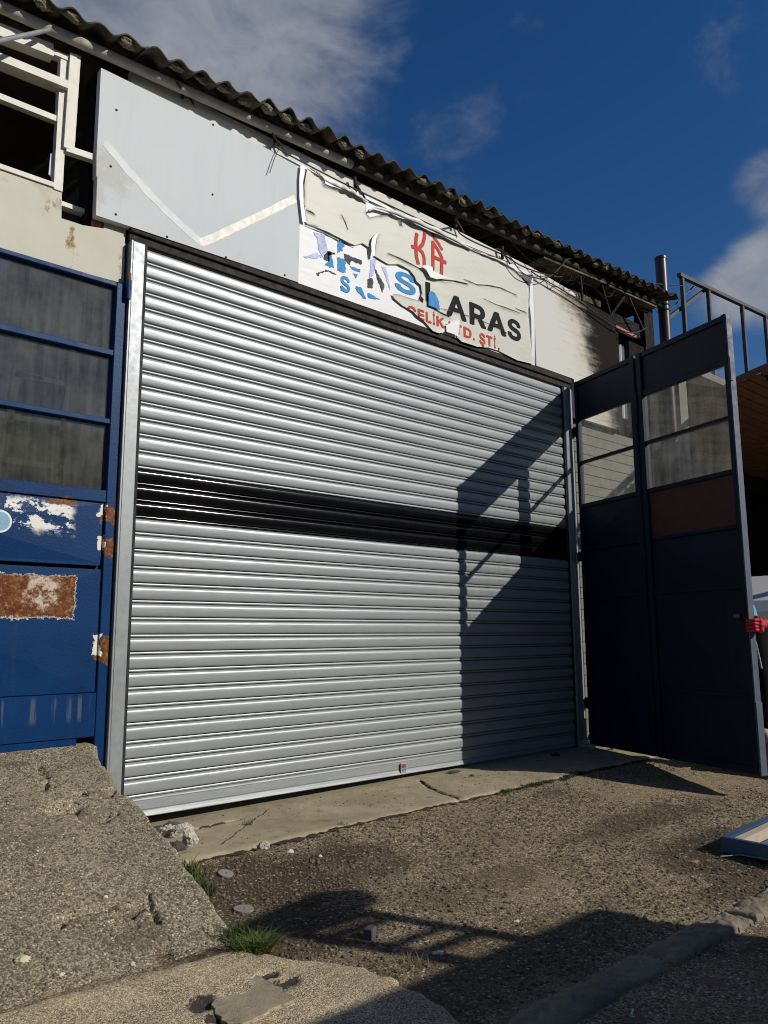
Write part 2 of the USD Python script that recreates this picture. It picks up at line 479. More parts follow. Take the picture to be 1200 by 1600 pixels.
def shutter_paint():
    g = Graph()
    x, y, z = g.xyz()
    n1 = g.noise(3.0, 4, 0.6, vec=g.scaled(0.5, 1, 6))
    n2 = g.noise(40, 3, 0.6, vec=g.scaled(0.25, 1, 2))
    base = g.ramp(n1, [(0.3, (0.252, 0.274, 0.280)), (0.7, (0.288, 0.310, 0.315))])
    dust = g.math('multiply', g.step(g.math('subtract', 0.9, z), 0.0, 0.9), g.step(n2, 0.45, 0.75))
    drip = g.step(g.noise(5, 5, 0.7, vec=g.scaled(4.5, 1, 0.5)), 0.58, 0.78)
    base = g.mix(g.math('multiply', drip, 0.28), base, (0.17, 0.175, 0.17))
    scr = g.step(g.noise(22, 5, 0.75, vec=g.scaled(0.6, 1, 3.0)), 0.71, 0.735)
    base = g.mix(g.math('multiply', scr, 0.7), base, (0.55, 0.55, 0.54))
    base = g.mix(g.math('multiply', dust, 0.25), base, (0.42, 0.40, 0.36))
    nor = g.bump(g.math('add', g.noise(9, 2, 0.5, vec=g.scaled(0.4, 1, 3)), g.math('multiply', g.noise(160, 2, 0.6), 0.10)), 0.35, 0.004)
    s = g.add('principled_bsdf', 'BSDF', base_color=base, roughness=g.ramp(n2, [(0.3, (0.34,) * 3), (0.7, (0.44,) * 3)]), metallic=0.1, specular_ior_level=0.7, normal=nor)
    MAT['slat_grey'] = g.done('slat_grey', s)


shutter_paint()


def panel_right():
    """White painted board with soot that thickens towards its burnt end."""
    g = Graph()
    x, y, z = g.xyz()
    n = g.noise(2.6, 6, 0.65)
    lines = g.noise(2.0, 5, 0.7, vec=g.scaled(1.2, 1, 14))
    e = g.math('add', g.math('subtract', x, 7.02), g.math('multiply', g.math('subtract', z, 4.3), 0.55))
    e = g.math('add', e, g.math('multiply', g.math('subtract', n, 0.5), 0.9))
    soot = g.step(g.math('add', e, g.math('multiply', g.math('subtract', lines, 0.5), 0.45)), -0.26, 0.24)
    faint = g.math('multiply', g.step(lines, 0.52, 0.68), g.step(x, 6.35, 7.1))
    base = g.mix(g.math('multiply', faint, 0.55), (0.60, 0.59, 0.54), (0.26, 0.22, 0.17))
    ring = g.math('multiply', g.step(e, -0.45, -0.05), 0.45)
    base = g.mix(ring, base, (0.48, 0.38, 0.25))
    base = g.mix(soot, base, (0.014, 0.011, 0.009))
    s = g.add('principled_bsdf', 'BSDF', base_color=base, roughness=0.85, specular_ior_level=0.08, normal=g.bump(lines, 0.15, 0.004))
    MAT['burnt_board'] = g.done('burnt_board', s)


panel_right()


def board_with_dirt():
    g = Graph()
    x, y, z = g.xyz()
    n = g.noise(6, 6, 0.7)
    base = g.ramp(g.noise(1.2, 3), [(0.3, (0.56, 0.59, 0.60)), (0.7, (0.61, 0.63, 0.632))])
    d = g.ball(x, z, 1.72, 4.02, 0.22, 0.22, g.math('multiply', g.math('subtract', n, 0.5), 3.0), 0.5)
    base = g.mix(g.math('multiply', d, 0.35), base, (0.36, 0.32, 0.24))
    stk = g.step(g.noise(3, 5, 0.7, vec=g.scaled(5, 1, 0.35)), 0.50, 0.75)
    base = g.mix(g.math('multiply', stk, 0.22), base, (0.46, 0.465, 0.455))
    low = g.math('multiply', g.step(g.math('subtract', 3.9, z), 0.0, 0.1), g.step(n, 0.5, 0.75))
    base = g.mix(g.math('multiply', low, 0.4), base, (0.40, 0.33, 0.22))
    s = g.add('principled_bsdf', 'BSDF', base_color=base, roughness=0.7, specular_ior_level=0.2, normal=g.bump(g.noise(2.2, 3), 0.10, 0.02))
    MAT['blank_board'] = g.done('blank_board', s)


board_with_dirt()


def vinyl_mat(name, col, var):
    g = Graph()
    x, y, z = g.xyz()
    n = g.noise(3.0, 5, 0.6)
    base = g.ramp(n, [(0.3, tuple(np.array(col) * (1 - var))), (0.7, tuple(col))])
    fold = g.noise(3.0, 5, 0.6, vec=g.scaled(1.0, 1, 3.2), dist=0.6)
    s = g.add('principled_bsdf', 'BSDF', base_color=base, roughness=0.5, normal=g.bump(fold, 0.18, 0.02))
    MAT[name] = g.done(name, s)


vinyl_mat('vinyl', (0.50, 0.49, 0.415), 0.06)
vinyl_mat('old_print', (0.68, 0.68, 0.675), 0.05)


def door_panels():
    """Blue door sheet: flaked paint, a rusty rectangle, rust at the hinge side."""
    g = Graph()
    x, y, z = g.xyz()
    n = g.noise(14, 6, 0.7)
    n2 = g.noise(26, 8, 0.78, dist=0.8)
    w = g.math('subtract', n, 0.5)
    w2 = g.math('add', w, g.math('multiply', g.math('subtract', g.noise(60, 5, 0.7), 0.5), 0.8))
    base = g.ramp(g.noise(3, 4), [(0.3, (0.001, 0.024, 0.092)), (0.7, (0.0015, 0.035, 0.124))])
    stre = g.step(g.noise(3.0, 5, 0.7, vec=g.scaled(7, 7, 0.5)), 0.56, 0.72)
    base = g.mix(g.math('multiply', stre, 0.35), base, (0.020, 0.042, 0.10))
    runs = g.math('multiply', g.rect(x, z, 1.25, 1.95, 0.62, 0.80, None, 0.05), g.step(g.noise(4, 3, 0.6, vec=g.scaled(6, 6, 0.3)), 0.55, 0.65))
    base = g.mix(g.math('multiply', runs, 0.35), base, (0.18, 0.18, 0.17))
    rust_c = g.ramp(n2, [(0.28, (0.030, 0.012, 0.007)), (0.45, (0.11, 0.036, 0.014)), (0.58, (0.20, 0.080, 0.030)), (0.72, (0.50, 0.40, 0.29))])
    # flaked white spots, two rows under the panes
    flake_zone = g.rect(x, z, 0.9, 1.70, 1.70, 1.93, g.math('multiply', w, 0.12), 0.05)
    flakes = g.math('multiply', flake_zone, g.step(g.noise(9, 6, 0.75, vec=g.scaled(0.8, 1, 1.3)), 0.50, 0.53))
    base = g.mix(flakes, base, (0.74, 0.73, 0.68))
    top_rust = g.rect(x, z, 1.53, 1.69, 1.885, 1.94, g.math('multiply', w, 0.09), 0.01)
    base = g.mix(top_rust, base, rust_c)
    # the big rust rectangle
    r1 = g.rect(x, z, 0.6, 1.712, 1.228, 1.475, g.math('multiply', w2, 0.06), 0.006)
    pale = g.ball(x, z, 1.53, 1.38, 0.13, 0.14, g.math('multiply', w, 3.0), 0.5)
    rc = g.mix(g.math('multiply', pale, g.step(g.noise(24, 6, 0.75), 0.40, 0.60)), rust_c, (0.56, 0.48, 0.38))
    base = g.mix(r1, base, rc)
    base = g.mix(g.math('multiply', r1, g.math('multiply', g.step(g.noise(70, 6, 0.75), 0.56, 0.66), 0.7)), base, (0.42, 0.28, 0.17))
    edge = g.math('subtract', g.rect(x, z, 0.6, 1.716, 1.223, 1.479, g.math('multiply', w2, 0.07), 0.006), r1)
    base = g.mix(edge, base, (0.62, 0.58, 0.48))
    for zc, h in ((1.86, 0.055), (1.655, 0.065), (1.04, 0.075)):
        base = g.mix(g.rect(x, z, 1.835, 2.0, zc - h, zc + h, g.math('multiply', w, 0.14), 0.01), base, rust_c)
        base = g.mix(g.rect(x, z, 1.83, 1.87, zc - h * 0.3, zc + h * 1.2, g.math('multiply', w, 0.14), 0.006), base, (0.70, 0.68, 0.62))
    # a pale blue round mark at the frame's edge
    base = g.mix(g.ball(x, z, 1.270, 1.762, 0.066, 0.066, None, 0.04), base, (0.72, 0.74, 0.74))
    base = g.mix(g.ball(x, z, 1.270, 1.762, 0.056, 0.056, g.math('multiply', w, 0.2), 0.04), base, (0.22, 0.40, 0.52))
    rough = g.mix(r1, (0.42,) * 3, (0.9,) * 3)
    s = g.add('principled_bsdf', 'BSDF', base_color=base, roughness=rough, specular_ior_level=0.15, normal=g.bump(g.math('add', g.noise(60, 4), g.math('multiply', flakes, -0.6)), 0.25, 0.004))
    MAT['door_sheet'] = g.done('door_sheet', s)


door_panels()


def glass(name, clear, dust_c, dust, rough, streak=9.0):
    """A dusty pane: see-through, a film of dust that sunlight catches on either side, and a mirror share by angle."""
    g = Graph()
    n = g.noise(2.4, 6, 0.7)
    st = g.noise(streak, 4, 0.65, vec=g.scaled(2.2, 2.2, 0.16))
    sp = g.step(g.noise(70, 2, 0.5), 0.66, 0.72)
    a = g.step(g.math('add', g.math('multiply', n, 0.75), g.math('multiply', st, 0.5)), 0.42, 0.86)
    a = g.math('multiply', g.math('add', g.math('multiply', a, 1.5), 0.35), dust)
    a = g.math('add', a, g.math('multiply', sp, 0.10), clamp=True)
    tr = g.add('transparent_bsdf', 'BSDF', color=clear)
    di = g.add('diffuse_bsdf', 'BSDF', color=dust_c)
    tl = g.add('translucent_bsdf', 'BSDF', color=dust_c)
    film = g.add('mix_closure', 'closure', fac=0.45, closure1=di, closure2=tl)
    m1 = g.add('mix_closure', 'closure', fac=a, closure1=tr, closure2=film)
    gl = g.add('glossy_bsdf', 'BSDF', color=(1, 1, 1), roughness=rough)
    gn = g.add('geometry', 'incoming')
    c = g.math('absolute', g.add('vector_math', 'value', math_type='dot_product', vector1=gn, vector2=Ref(gn.split('.')[0] + '.true_normal')))
    fr = g.math('add', 0.045, g.math('multiply', 0.955, g.math('power', g.math('subtract', 1.0, c, True), 5.0)))
    m2 = g.add('mix_closure', 'closure', fac=fr, closure1=m1, closure2=gl)
    MAT[name] = g.done(name, m2)


glass('gate_glass', (0.97, 0.97, 0.94), (0.60, 0.59, 0.52), 0.135, 0.03)
glass('door_glass', (0.55, 0.57, 0.55), (0.31, 0.31, 0.285), 0.27, 0.05)


# --- ground materials
def pebbly(name, mortar_c, dirt_c, pale, zones=(), dirt_bias=0.0, peb=95.0, bump=0.8, tar=()):
    """Worn exposed-aggregate concrete: pebbles of several tones in a grey binder, soil lying over it."""
    g = Graph()
    x, y, z = g.xyz()
    v1 = g.voro(peb, 'color')
    d1 = g.voro(peb, 'distance')
    v2 = g.voro(peb * 2.3, 'color')
    sep = g.add('separate_color', 'r', color=v1)
    sep2 = g.add('separate_color', 'g', color=v2)
    stones = g.ramp(sep, [(0.0, (0.060, 0.046, 0.030)), (0.3, (0.20, 0.157, 0.100)), (0.6, (0.355, 0.285, 0.188)), (0.86, (0.50, 0.415, 0.285)), (0.95, pale), (1.0, pale)])
    fine = g.ramp(sep2, [(0.0, tuple(np.array(mortar_c) * 0.35)), (0.6, mortar_c), (1.0, tuple(np.array(mortar_c) * 2.0))])
    isst = g.math('multiply', g.step(g.math('subtract', 0.50, d1), 0.0, 0.12), g.step(g.noise(6, 5, 0.65), 0.34, 0.56))
    base = g.mix(isst, fine, stones)
    big = g.noise(1.1, 6, 0.62)
    soil = g.step(g.math('add', big, dirt_bias), 0.54, 0.72)
    for cx, cy, rx, ry, a in zones:
        b = g.ball(x, y, cx, cy, rx, ry, g.math('multiply', g.math('subtract', g.noise(3.2, 5, 0.65), 0.5), 1.5), 0.45)
        soil = g.math('maximum', soil, g.math('multiply', b, a))
    soil = g.math('multiply', soil, g.math('subtract', 1.0, g.math('multiply', g.step(sep, 0.86, 0.9), 0.6)))
    soil_c = g.ramp(g.noise(22, 5, 0.7), [(0.3, tuple(np.array(dirt_c) * 0.6)), (0.7, tuple(np.array(dirt_c) * 1.35))])
    base = g.mix(g.math('multiply', soil, 0.85), base, soil_c)
    base = g.mix(g.math('multiply', g.step(g.noise(0.9, 6, 0.7), 0.56, 0.66), 0.35), base, tuple(np.array(mortar_c) * 1.5))
    tone = g.ramp(g.noise(2.2, 4, 0.6), [(0.3, (0.78, 0.77, 0.75)), (0.7, (1.08, 1.07, 1.05))])
    base = g.add('mix', 'color', mix_type='multiply', fac=1.0, color1=base, color2=tone)
    for cx, cy, rx, ry in tar:
        b = g.ball(x, y, cx, cy, rx, ry, g.math('multiply', g.math('subtract', g.noise(30, 5, 0.7), 0.5), 3.2), 0.3)
        base = g.mix(g.math('multiply', b, 0.92), base, (0.022, 0.020, 0.019))
    h = g.math('add', g.math('multiply', g.math('subtract', 0.6, d1), isst), g.math('add', g.math('multiply', g.noise(210, 3, 0.6), 0.55), g.math('multiply', g.noise(34, 4, 0.65), 0.9)))
    s = g.add('principled_bsdf', 'BSDF', base_color=base, roughness=0.92, specular_ior_level=0.25, normal=g.bump(h, bump, 0.007))
    MAT[name] = g.done(name, s)


YARD_ZONES = ((2.35, -1.25, 0.85, 0.50, 1.0), (2.0, -1.75, 0.6, 0.4, 0.9), (4.75, -2.45, 0.75, 0.45, 1.0), (4.9, -1.75, 1.0, 0.22, 0.75), (4.4, -2.75, 0.9, 0.18, 0.8), (2.6, -2.55, 0.9, 0.35, 0.6), (3.1, -1.9, 0.7, 0.22, 0.45))
pebbly('yard_ground', (0.240, 0.185, 0.115), (0.044, 0.028, 0.016), (0.66, 0.58, 0.45), YARD_ZONES, peb=72, bump=1.0)
RAMP_SOIL = [tuple(on_ground(*p, s=0.34, c=0.51)[:2]) + q for p, q in (((130, 1268), (0.20, 0.035, 0.9)), ((160, 1236), (0.16, 0.03, 0.7)), ((150, 1422), (0.13, 0.03, 0.9)), ((205, 1422), (0.05, 0.05, 0.9)), ((252, 1492), (0.025, 0.08, 0.8)), ((225, 1460), (0.16, 0.10, 0.5)), ((40, 1300), (0.2, 0.12, 0.4)), ((20, 1195), (0.1, 0.04, 0.7)), ((110, 1590), (0.05, 0.03, 0.9)))]
pebbly('ramp_concrete', (0.240, 0.206, 0.145), (0.070, 0.053, 0.034), (0.68, 0.63, 0.48), RAMP_SOIL, dirt_bias=-0.06, peb=92, bump=0.55)
pebbly('far_ground', (0.15, 0.13, 0.10), (0.08, 0.06, 0.04), (0.5, 0.46, 0.38), (), peb=60)


def smooth_concrete(name, col, col2, stain, tar=()):
    g = Graph()
    x, y, z = g.xyz()
    n = g.noise(2.6, 7, 0.68)
    base = g.ramp(n, [(0.28, col2), (0.6, col), (0.8, tuple(np.array(col) * 1.15))])
    st = g.step(g.noise(7, 6, 0.7), 0.54, 0.70)
    base = g.mix(g.math('multiply', st, 0.6), base, stain)
    st2 = g.step(g.noise(1.7, 7, 0.72, dist=0.5), 0.50, 0.62)
    base = g.mix(g.math('multiply', st2, 0.45), base, col2)
    st3 = g.step(g.noise(26, 6, 0.75), 0.60, 0.68)
    base = g.mix(g.math('multiply', st3, 0.45), base, stain)
    spk = g.step(g.noise(120, 3, 0.6), 0.62, 0.70)
    base = g.mix(g.math('multiply', spk, 0.5), base, (0.55, 0.49, 0.38))
    spd = g.step(g.noise(160, 3, 0.6), 0.60, 0.68)
    base = g.mix(g.math('multiply', spd, 0.45), base, tuple(np.array(col2) * 0.5))
    for cx, cy, rx, ry in tar:
        b = g.ball(x, y, cx, cy, rx, ry, g.math('multiply', g.math('subtract', g.noise(30, 5, 0.7), 0.5), 3.2), 0.3)
        base = g.mix(g.math('multiply', b, 0.9), base, (0.03, 0.027, 0.025))
    s = g.add('principled_bsdf', 'BSDF', base_color=base, roughness=0.9, specular_ior_level=0.3, normal=g.bump(g.math('add', g.noise(140, 4, 0.7), g.math('multiply', g.noise(18, 5, 0.6), 1.5)), 0.5, 0.006))
    MAT[name] = g.done(name, s)


smooth_concrete('apron_concrete', (0.385, 0.32, 0.205), (0.24, 0.196, 0.125), (0.13, 0.104, 0.068))
TAR = [tuple(on_ground(*p)[:2]) + q for p, q in (((316, 1576), (0.06, 0.05)), ((436, 1546), (0.085, 0.035)), ((420, 1533), (0.05, 0.03)), ((340, 1600), (0.05, 0.03)))]
pebbly('front_concrete', (0.50, 0.405, 0.265), (0.26, 0.205, 0.13), (0.66, 0.60, 0.46), (), dirt_bias=0.0, peb=130, bump=0.6, tar=TAR)
smooth_concrete('cover_concrete', (0.50, 0.42, 0.29), (0.24, 0.20, 0.14), (0.05, 0.043, 0.036))
smooth_concrete('kerb_stone', (0.27, 0.225, 0.16), (0.15, 0.125, 0.09), (0.095, 0.08, 0.058))
smooth_concrete('pave_dark', (0.17, 0.13, 0.09), (0.09, 0.068, 0.048), (0.06, 0.048, 0.034))
smooth_concrete('red_tile', (0.42, 0.14, 0.075), (0.26, 0.10, 0.06), (0.16, 0.11, 0.08))
smooth_concrete('plum_tile', (0.24, 0.12, 0.10), (0.16, 0.10, 0.08), (0.12, 0.10, 0.08))


def leaf_mat(name, c1, c2):
    g = Graph()
    col = g.ramp(g.noise(30, 3), [(0.3, c1), (0.7, c2)])
    d = g.add('principled_bsdf', 'BSDF', base_color=col, roughness=0.55)
    t = g.add('translucent_bsdf', 'BSDF', color=col)
    MAT[name] = g.done(name, g.add('mix_closure', 'closure', fac=0.3, closure1=d, closure2=t))


leaf_mat('grass_green', (0.075, 0.115, 0.022), (0.15, 0.19, 0.045))
leaf_mat('grass_dry', (0.20, 0.15, 0.07), (0.30, 0.24, 0.12))
leaf_mat('weed_green', (0.035, 0.075, 0.018), (0.075, 0.12, 0.03))

# ------------------------------------------------------------------ ground, ramp, kerb


def yard_z(X, Y):
    base = 0.05 * np.maximum(np.minimum(Y, 0), -3.4)
    z = base + 0.030 * nz(X, Y, 1.3, 1) + 0.014 * nz(X, Y, 6, 2) + 0.005 * nz(X, Y, 30, 3, 2)
    z = z - 0.03 * np.exp(-(((X - 2.25) / 0.6) ** 2 + ((Y + 1.3) / 0.4) ** 2))
    near = np.clip((Y + 1.7) / 0.9, 0, 1)
    z = z + near * (0.004 + 0.011 * np.clip(X - 2.0, 0, 6))
    return z - 0.006


def yz(x, y):
    return float(yard_z(np.array([[x]], float), np.array([[y]], float))[0, 0])


def uneven(a, b, n, d0, d1, dens):
    """Steps from a to b, fine between d0 and d1."""
    return np.unique(np.concatenate([np.linspace(a, d0, n), np.arange(d0, d1, dens), np.linspace(d1, b, n)]))


xs, ys = uneven(-30, 40, 24, 1.2, 6.6, 0.016), uneven(-30, -0.70, 14, -3.1, -0.74, 0.016)
put('yard_ground', grid(xs, ys, yard_z), 'yard_ground', smooth=True, kind='structure')
put('ground', grid(np.linspace(-400, 400, 20), np.linspace(-400, 400, 20), lambda X, Y: np.full_like(X, -0.32)), 'far_ground', kind='structure')


def apron_z(X, Y):
    z = -0.020 + 0.012 * (X - 2.0) + 0.012 * np.minimum(Y + 0.1, 0) + 0.012 * nz(X, Y, 2.0, 5) + 0.004 * nz(X, Y, 14, 6)
    # a broken corner and a crack that open up
    for cr in (((655, 1222), (672, 1236), (692, 1246), (712, 1254), (730, 1262)), ((284, 1297), (310, 1293), (338, 1287), (374, 1280))):
        path = np.array([on_ground(*p)[:2] for p in cr])
        d = np.full(X.shape, 9.0)
        for a, b in zip(path[:-1], path[1:]):
            t = np.clip(((X - a[0]) * (b - a)[0] + (Y - a[1]) * (b - a)[1]) / ((b - a) @ (b - a)), 0, 1)
            d = np.minimum(d, np.hypot(X - a[0] - t * (b - a)[0], Y - a[1] - t * (b - a)[1]))
        d = d + 0.012 * np.abs(nz(X, Y, 30, 19, 2))
        z = z - 0.03 * np.exp(-(d / 0.009) ** 2)
    edge = -0.785 + 0.020 * nz(X, Y * 0, 2.5, 8) + 0.014 * nz(X, Y, 24, 9)
    z = z - 0.020 * np.exp(-np.maximum(Y - edge, 0) / 0.012)
    z = z - np.clip((edge - Y) / 0.03, 0, 1) * 0.09
    return z


put('concrete_apron', grid(np.arange(1.7, 8.8, 0.018), np.concatenate([np.arange(-0.86, -0.70, 0.007), np.arange(-0.70, 1.2, 0.014)]), apron_z), 'apron_concrete', smooth=40, kind='structure')


def ribbon(pts, w, zf, seed, lift=0.003):
    """Soil lying in a crack: a thin uneven strip over the ground."""
    P = np.array(pts, float)
    s_ = np.r_[0, np.cumsum(np.linalg.norm(np.diff(P, axis=0), axis=1))]
    t = np.linspace(0, s_[-1], max(int(s_[-1] / 0.010), 6))
    Q = np.stack([np.interp(t, s_, P[:, k]) for k in range(2)], 1)
    nn = meshkit.fbm(np.stack([t * 14, t * 0 + seed, t * 0], -1), 4, seed) - 0.5
    n2 = meshkit.fbm(np.stack([t * 30, t * 0 + seed, t * 0 + 5], -1), 3, seed)
    d = np.gradient(Q, axis=0); d /= np.linalg.norm(d, axis=1, keepdims=True)
    n_ = np.stack([-d[:, 1], d[:, 0]], 1)
    Q = Q + n_ * nn[:, None] * 0.035
    ww = (w * np.clip(n2 * 2.4 - 0.55, 0.08, 1.3))[:, None] / 2
    A, B = Q + n_ * ww, Q - n_ * ww
    V = np.vstack([np.column_stack([q, zf(q[:, :1], q[:, 1:2])[:, 0] + lift]) for q in (A, B)])
    k = len(t); i = np.arange(k - 1)
    return V, np.vstack([np.stack([i, i + 1, i + 1 + k], 1), np.stack([i, i + 1 + k, i + k], 1)])


smooth_concrete('crack_soil', (0.045, 0.035, 0.024), (0.026, 0.020, 0.014), (0.02, 0.016, 0.012))
GP = lambda *q: [tuple(on_ground(*p)[:2]) for p in q]
for i_, (q_, w_) in enumerate(((GP((655, 1222), (672, 1236), (692, 1246), (712, 1254), (730, 1262)), 0.020), (GP((284, 1297), (310, 1293), (338, 1287), (374, 1280)), 0.012), (GP((345, 1325), (372, 1303), (392, 1287), (424, 1262)), 0.008))):
    put('crack_soil', ribbon(q_, w_, apron_z, 130 + i_), 'crack_soil', kind='structure')
put('crack_soil', ribbon([(2.15, -0.800), (3.2, -0.803), (4.4, -0.800), (5.6, -0.802), (6.6, -0.80)], 0.045, yard_z, 140, 0.006), 'crack_soil', kind='structure')


def ramp_edge(Y):
    return 1.835 + 0.014 * np.sin(Y * 5) + 0.008 * np.sin(Y * 17 + 1) + 0.16 * np.clip(Y + 0.30, 0, 1)


CREV = [np.array([on_ground(*p, s=0.34, c=0.51)[:2] for p in q]) for q in (((84, 1268), (105, 1262), (128, 1270), (158, 1276), (182, 1270)), ((120, 1240), (150, 1238), (178, 1232)), ((92, 1448), (112, 1428), (140, 1418), (170, 1415), (192, 1418), (208, 1432), (214, 1446)), ((246, 1484), (252, 1500), (262, 1514)), ((232, 1395), (236, 1420), (246, 1440)), ((60, 1200), (75, 1215), (70, 1232)))]
HOLES = [(on_ground(*p, s=0.34, c=0.51)[:2], rx, ry, dp) for p, rx, ry, dp in (((100, 1262), 0.09, 0.04, 0.035), ((150, 1275), 0.08, 0.05, 0.03), ((160, 1418), 0.055, 0.02, 0.03), ((205, 1420), 0.05, 0.03, 0.03), ((110, 1430), 0.06, 0.02, 0.02), ((255, 1490), 0.03, 0.04, 0.03), ((105, 1590), 0.03, 0.02, 0.03), ((165, 1240), 0.10, 0.03, 0.02))]


def ramp_z(X, Y):
    z = 0.51 + 0.34 * Y
    z = np.where(Y > 0, 0.51, z)
    z = z + 0.012 * nz(X, Y, 3.0, 11) + 0.012 * nz(X, Y, 11, 12) + 0.009 * nz(X, Y, 45, 13, 3)
    for (c, rx, ry, dp) in HOLES:
        q = ((X - c[0]) / rx) ** 2 + ((Y - c[1]) / ry) ** 2 + 1.6 * nz(X, Y, 22, 14, 3)
        z = z - 1.5 * dp * np.exp(-np.maximum(q, 0) ** 1.5)
    for path in CREV:
        d = np.full(X.shape, 9.0)
        for a, b in zip(path[:-1], path[1:]):
            t = np.clip(((X - a[0]) * (b - a)[0] + (Y - a[1]) * (b - a)[1]) / ((b - a) @ (b - a)), 0, 1)
            d = np.minimum(d, np.hypot(X - a[0] - t * (b - a)[0], Y - a[1] - t * (b - a)[1]))
        d = np.maximum(d + 0.05 * nz(X, Y, 26, 24, 3), 0)
        z = z - 0.030 * np.exp(-(d / 0.010) ** 2)
    over = X - ramp_edge(Y) - 0.035 * nz(X, Y, 14, 15)
    z = np.where(over > -0.02, z - 0.4 * np.maximum(over + 0.02, 0), z)
    z = np.where(over > 0, z - 6.0 * over, z)
    end = -1.80 - 0.05 * nz(X, Y * 0, 6, 16) - Y
    z = np.where(end > 0, z - 0.8 * end, z)
    return np.maximum(z, -0.30)


put('concrete_ramp', grid(uneven(-3.0, 2.06, 16, 0.55, 2.0, 0.010), np.concatenate([np.arange(-2.1, 0.16, 0.010)]), ramp_z), 'ramp_concrete', smooth=True, kind='structure')

# rough slab in front of the ramp
fs = Polygon([tuple(on_ground(*p)[:2]) for p in ((365, 1487), (430, 1497), (500, 1506), (560, 1515), (620, 1533), (660, 1556), (705, 1586), (760, 1640), (560, 1800))] + [(0.2, -3.2), (0.2, -1.75)])
fs = rough_edge(fs.buffer(0), 0.008, 0.04, 3)


def fslab_z(X, Y):
    z = 0.05 * Y + 0.022 + 0.02 * nz(X, Y, 4, 21) + 0.006 * nz(X, Y, 25, 22)
    from shapely import contains_xy, distance, points
    ins = contains_xy(fs, X.ravel(), Y.ravel()).reshape(X.shape)
    dd = distance(fs.exterior, points(X.ravel(), Y.ravel())).reshape(X.shape)
    z = np.where(ins, z - 0.02 * np.exp(-dd / 0.02), z - 0.05 - 2 * dd)
    for (cx, cy), rx, ry, dp in PITS:
        q = ((X - cx) / rx) ** 2 + ((Y - cy) / ry) ** 2 + 1.8 * nz(X, Y, 25, 23, 3)
        z = z - dp * np.exp(-np.maximum(q, 0) ** 2)
    return np.maximum(z, -0.3)


PITS = [(on_ground(318, 1578)[:2], 0.055, 0.045, 0.014), (on_ground(440, 1548)[:2], 0.075, 0.035, 0.014), (on_ground(415, 1532)[:2], 0.05, 0.025, 0.012), (on_ground(352, 1600)[:2], 0.06, 0.03, 0.012)]
put('front_slab', grid(np.arange(0.3, 2.3, 0.012), np.arange(-3.2, -1.72, 0.012), fslab_z), 'front_concrete', smooth=True, kind='structure')
cpoly = rough_edge(Polygon([tuple(on_ground(*p)[:2]) for p in ((330, 1578), (372, 1545), (405, 1530), (440, 1556), (462, 1572), (380, 1615), (350, 1612))]).buffer(0), 0.006, 0.02, 5)
cm = trimesh.creation.extrude_polygon(cpoly, 0.03, engine='earcut')
cm.apply_translation((0, 0, 0.05 * -2.15 - 0.011))
put('drain_cover', cm, 'cover_concrete', label='broken pale concrete drain cover set in the slab at the foot of the ramp', cat='drain cover')

# kerb: each stone a part of the setting piece
kerb = UsdGeom.Xform.Define(stage, '/World/kerb').GetPrim()
tag(kerb, kind='structure')
kx = [1.5, 2.12, 3.0, 3.72, 4.5, 5.4, 6.3, 7.2]
for i in range(len(kx) - 1):
    a, b = kx[i] + 0.008, kx[i + 1] - 0.008
    r = np.random.default_rng(40 + i)
    X = np.linspace(a, b, 90); Y = np.linspace(-2.995, -2.825, 26)

    def kz(XX, YY):
        z = -0.127 + 0.045 * nz(XX, YY, 4, 50 + i) + 0.045 * nz(XX, YY, 12, 60 + i) + 0.022 * nz(XX, YY, 40, 51, 3)
        ed = np.minimum(np.minimum(XX - a, b - XX), np.minimum(YY + 2.995, -2.825 - YY)) - 0.05 * np.abs(nz(XX, YY, 12, 70 + i))
        ed = np.maximum(ed, 0)
        return z - 0.032 * np.exp(-ed / 0.014) - (ed < 0.002) * 0.06
    put('kerb_stone', grid(X, Y, kz), 'kerb_stone', kerb, smooth=50)
# dark pavement below the kerb with bits of tile
put('pavement', grid(np.arange(1.4, 8, 0.025), np.arange(-4.6, -2.985, 0.02), lambda X, Y: -0.175 + 0.03 * nz(X, Y, 3, 61) + 0.022 * nz(X, Y, 11, 62) + 0.010 * nz(X, Y, 40, 63)), 'pave_dark', smooth=True, kind='structure')
pv = UsdGeom.Xform.Define(stage, '/World/paving').GetPrim()
tag(pv, kind='structure')
for i, (p, w, d, rz, mt) in enumerate((((1030, 1570), 0.13, 0.07, 0.3, 'red_tile'), ((1105, 1528), 0.16, 0.09, 0.5, 'plum_tile'), ((1160, 1505), 0.10, 0.06, 0.2, 'red_tile'), ((985, 1592), 0.09, 0.06, 0.9, 'plum_tile'), ((1150, 1565), 0.15, 0.10, -0.2, 'pave_dark'), ((1080, 1600), 0.14, 0.09, 0.1, 'plum_tile'), ((1195, 1545), 0.13, 0.08, 0.6, 'plum_tile'))):
    c = on_ground(*p, s=0.0, c=-0.17)
    po = rough_edge(Polygon([(-w / 2, -d / 2), (w / 2, -d / 2), (w / 2, d / 2), (-w / 2, d / 2)]).buffer(0.012), 0.0035, 0.02, 70 + i)
    m = trimesh.creation.extrude_polygon(po, 0.03, engine='earcut')
    m.apply_transform(trimesh.transformations.rotation_matrix(rz, (0, 0, 1)))
    m.apply_translation((c[0], c[1], -0.193 + 0.004 * (i % 2)))
    put('tile', m, mt, pv)

# ------------------------------------------------------------------ the workshop building
wb = thing('workshop_building', 'long low workshop with cream upper wall, open windows and wavy grey roof sheets', 'building')
PY = -0.055                                              # face of the boards over the shutter


def X_(px, py, y=0.0):
    return float(at(px, py, y)[0])


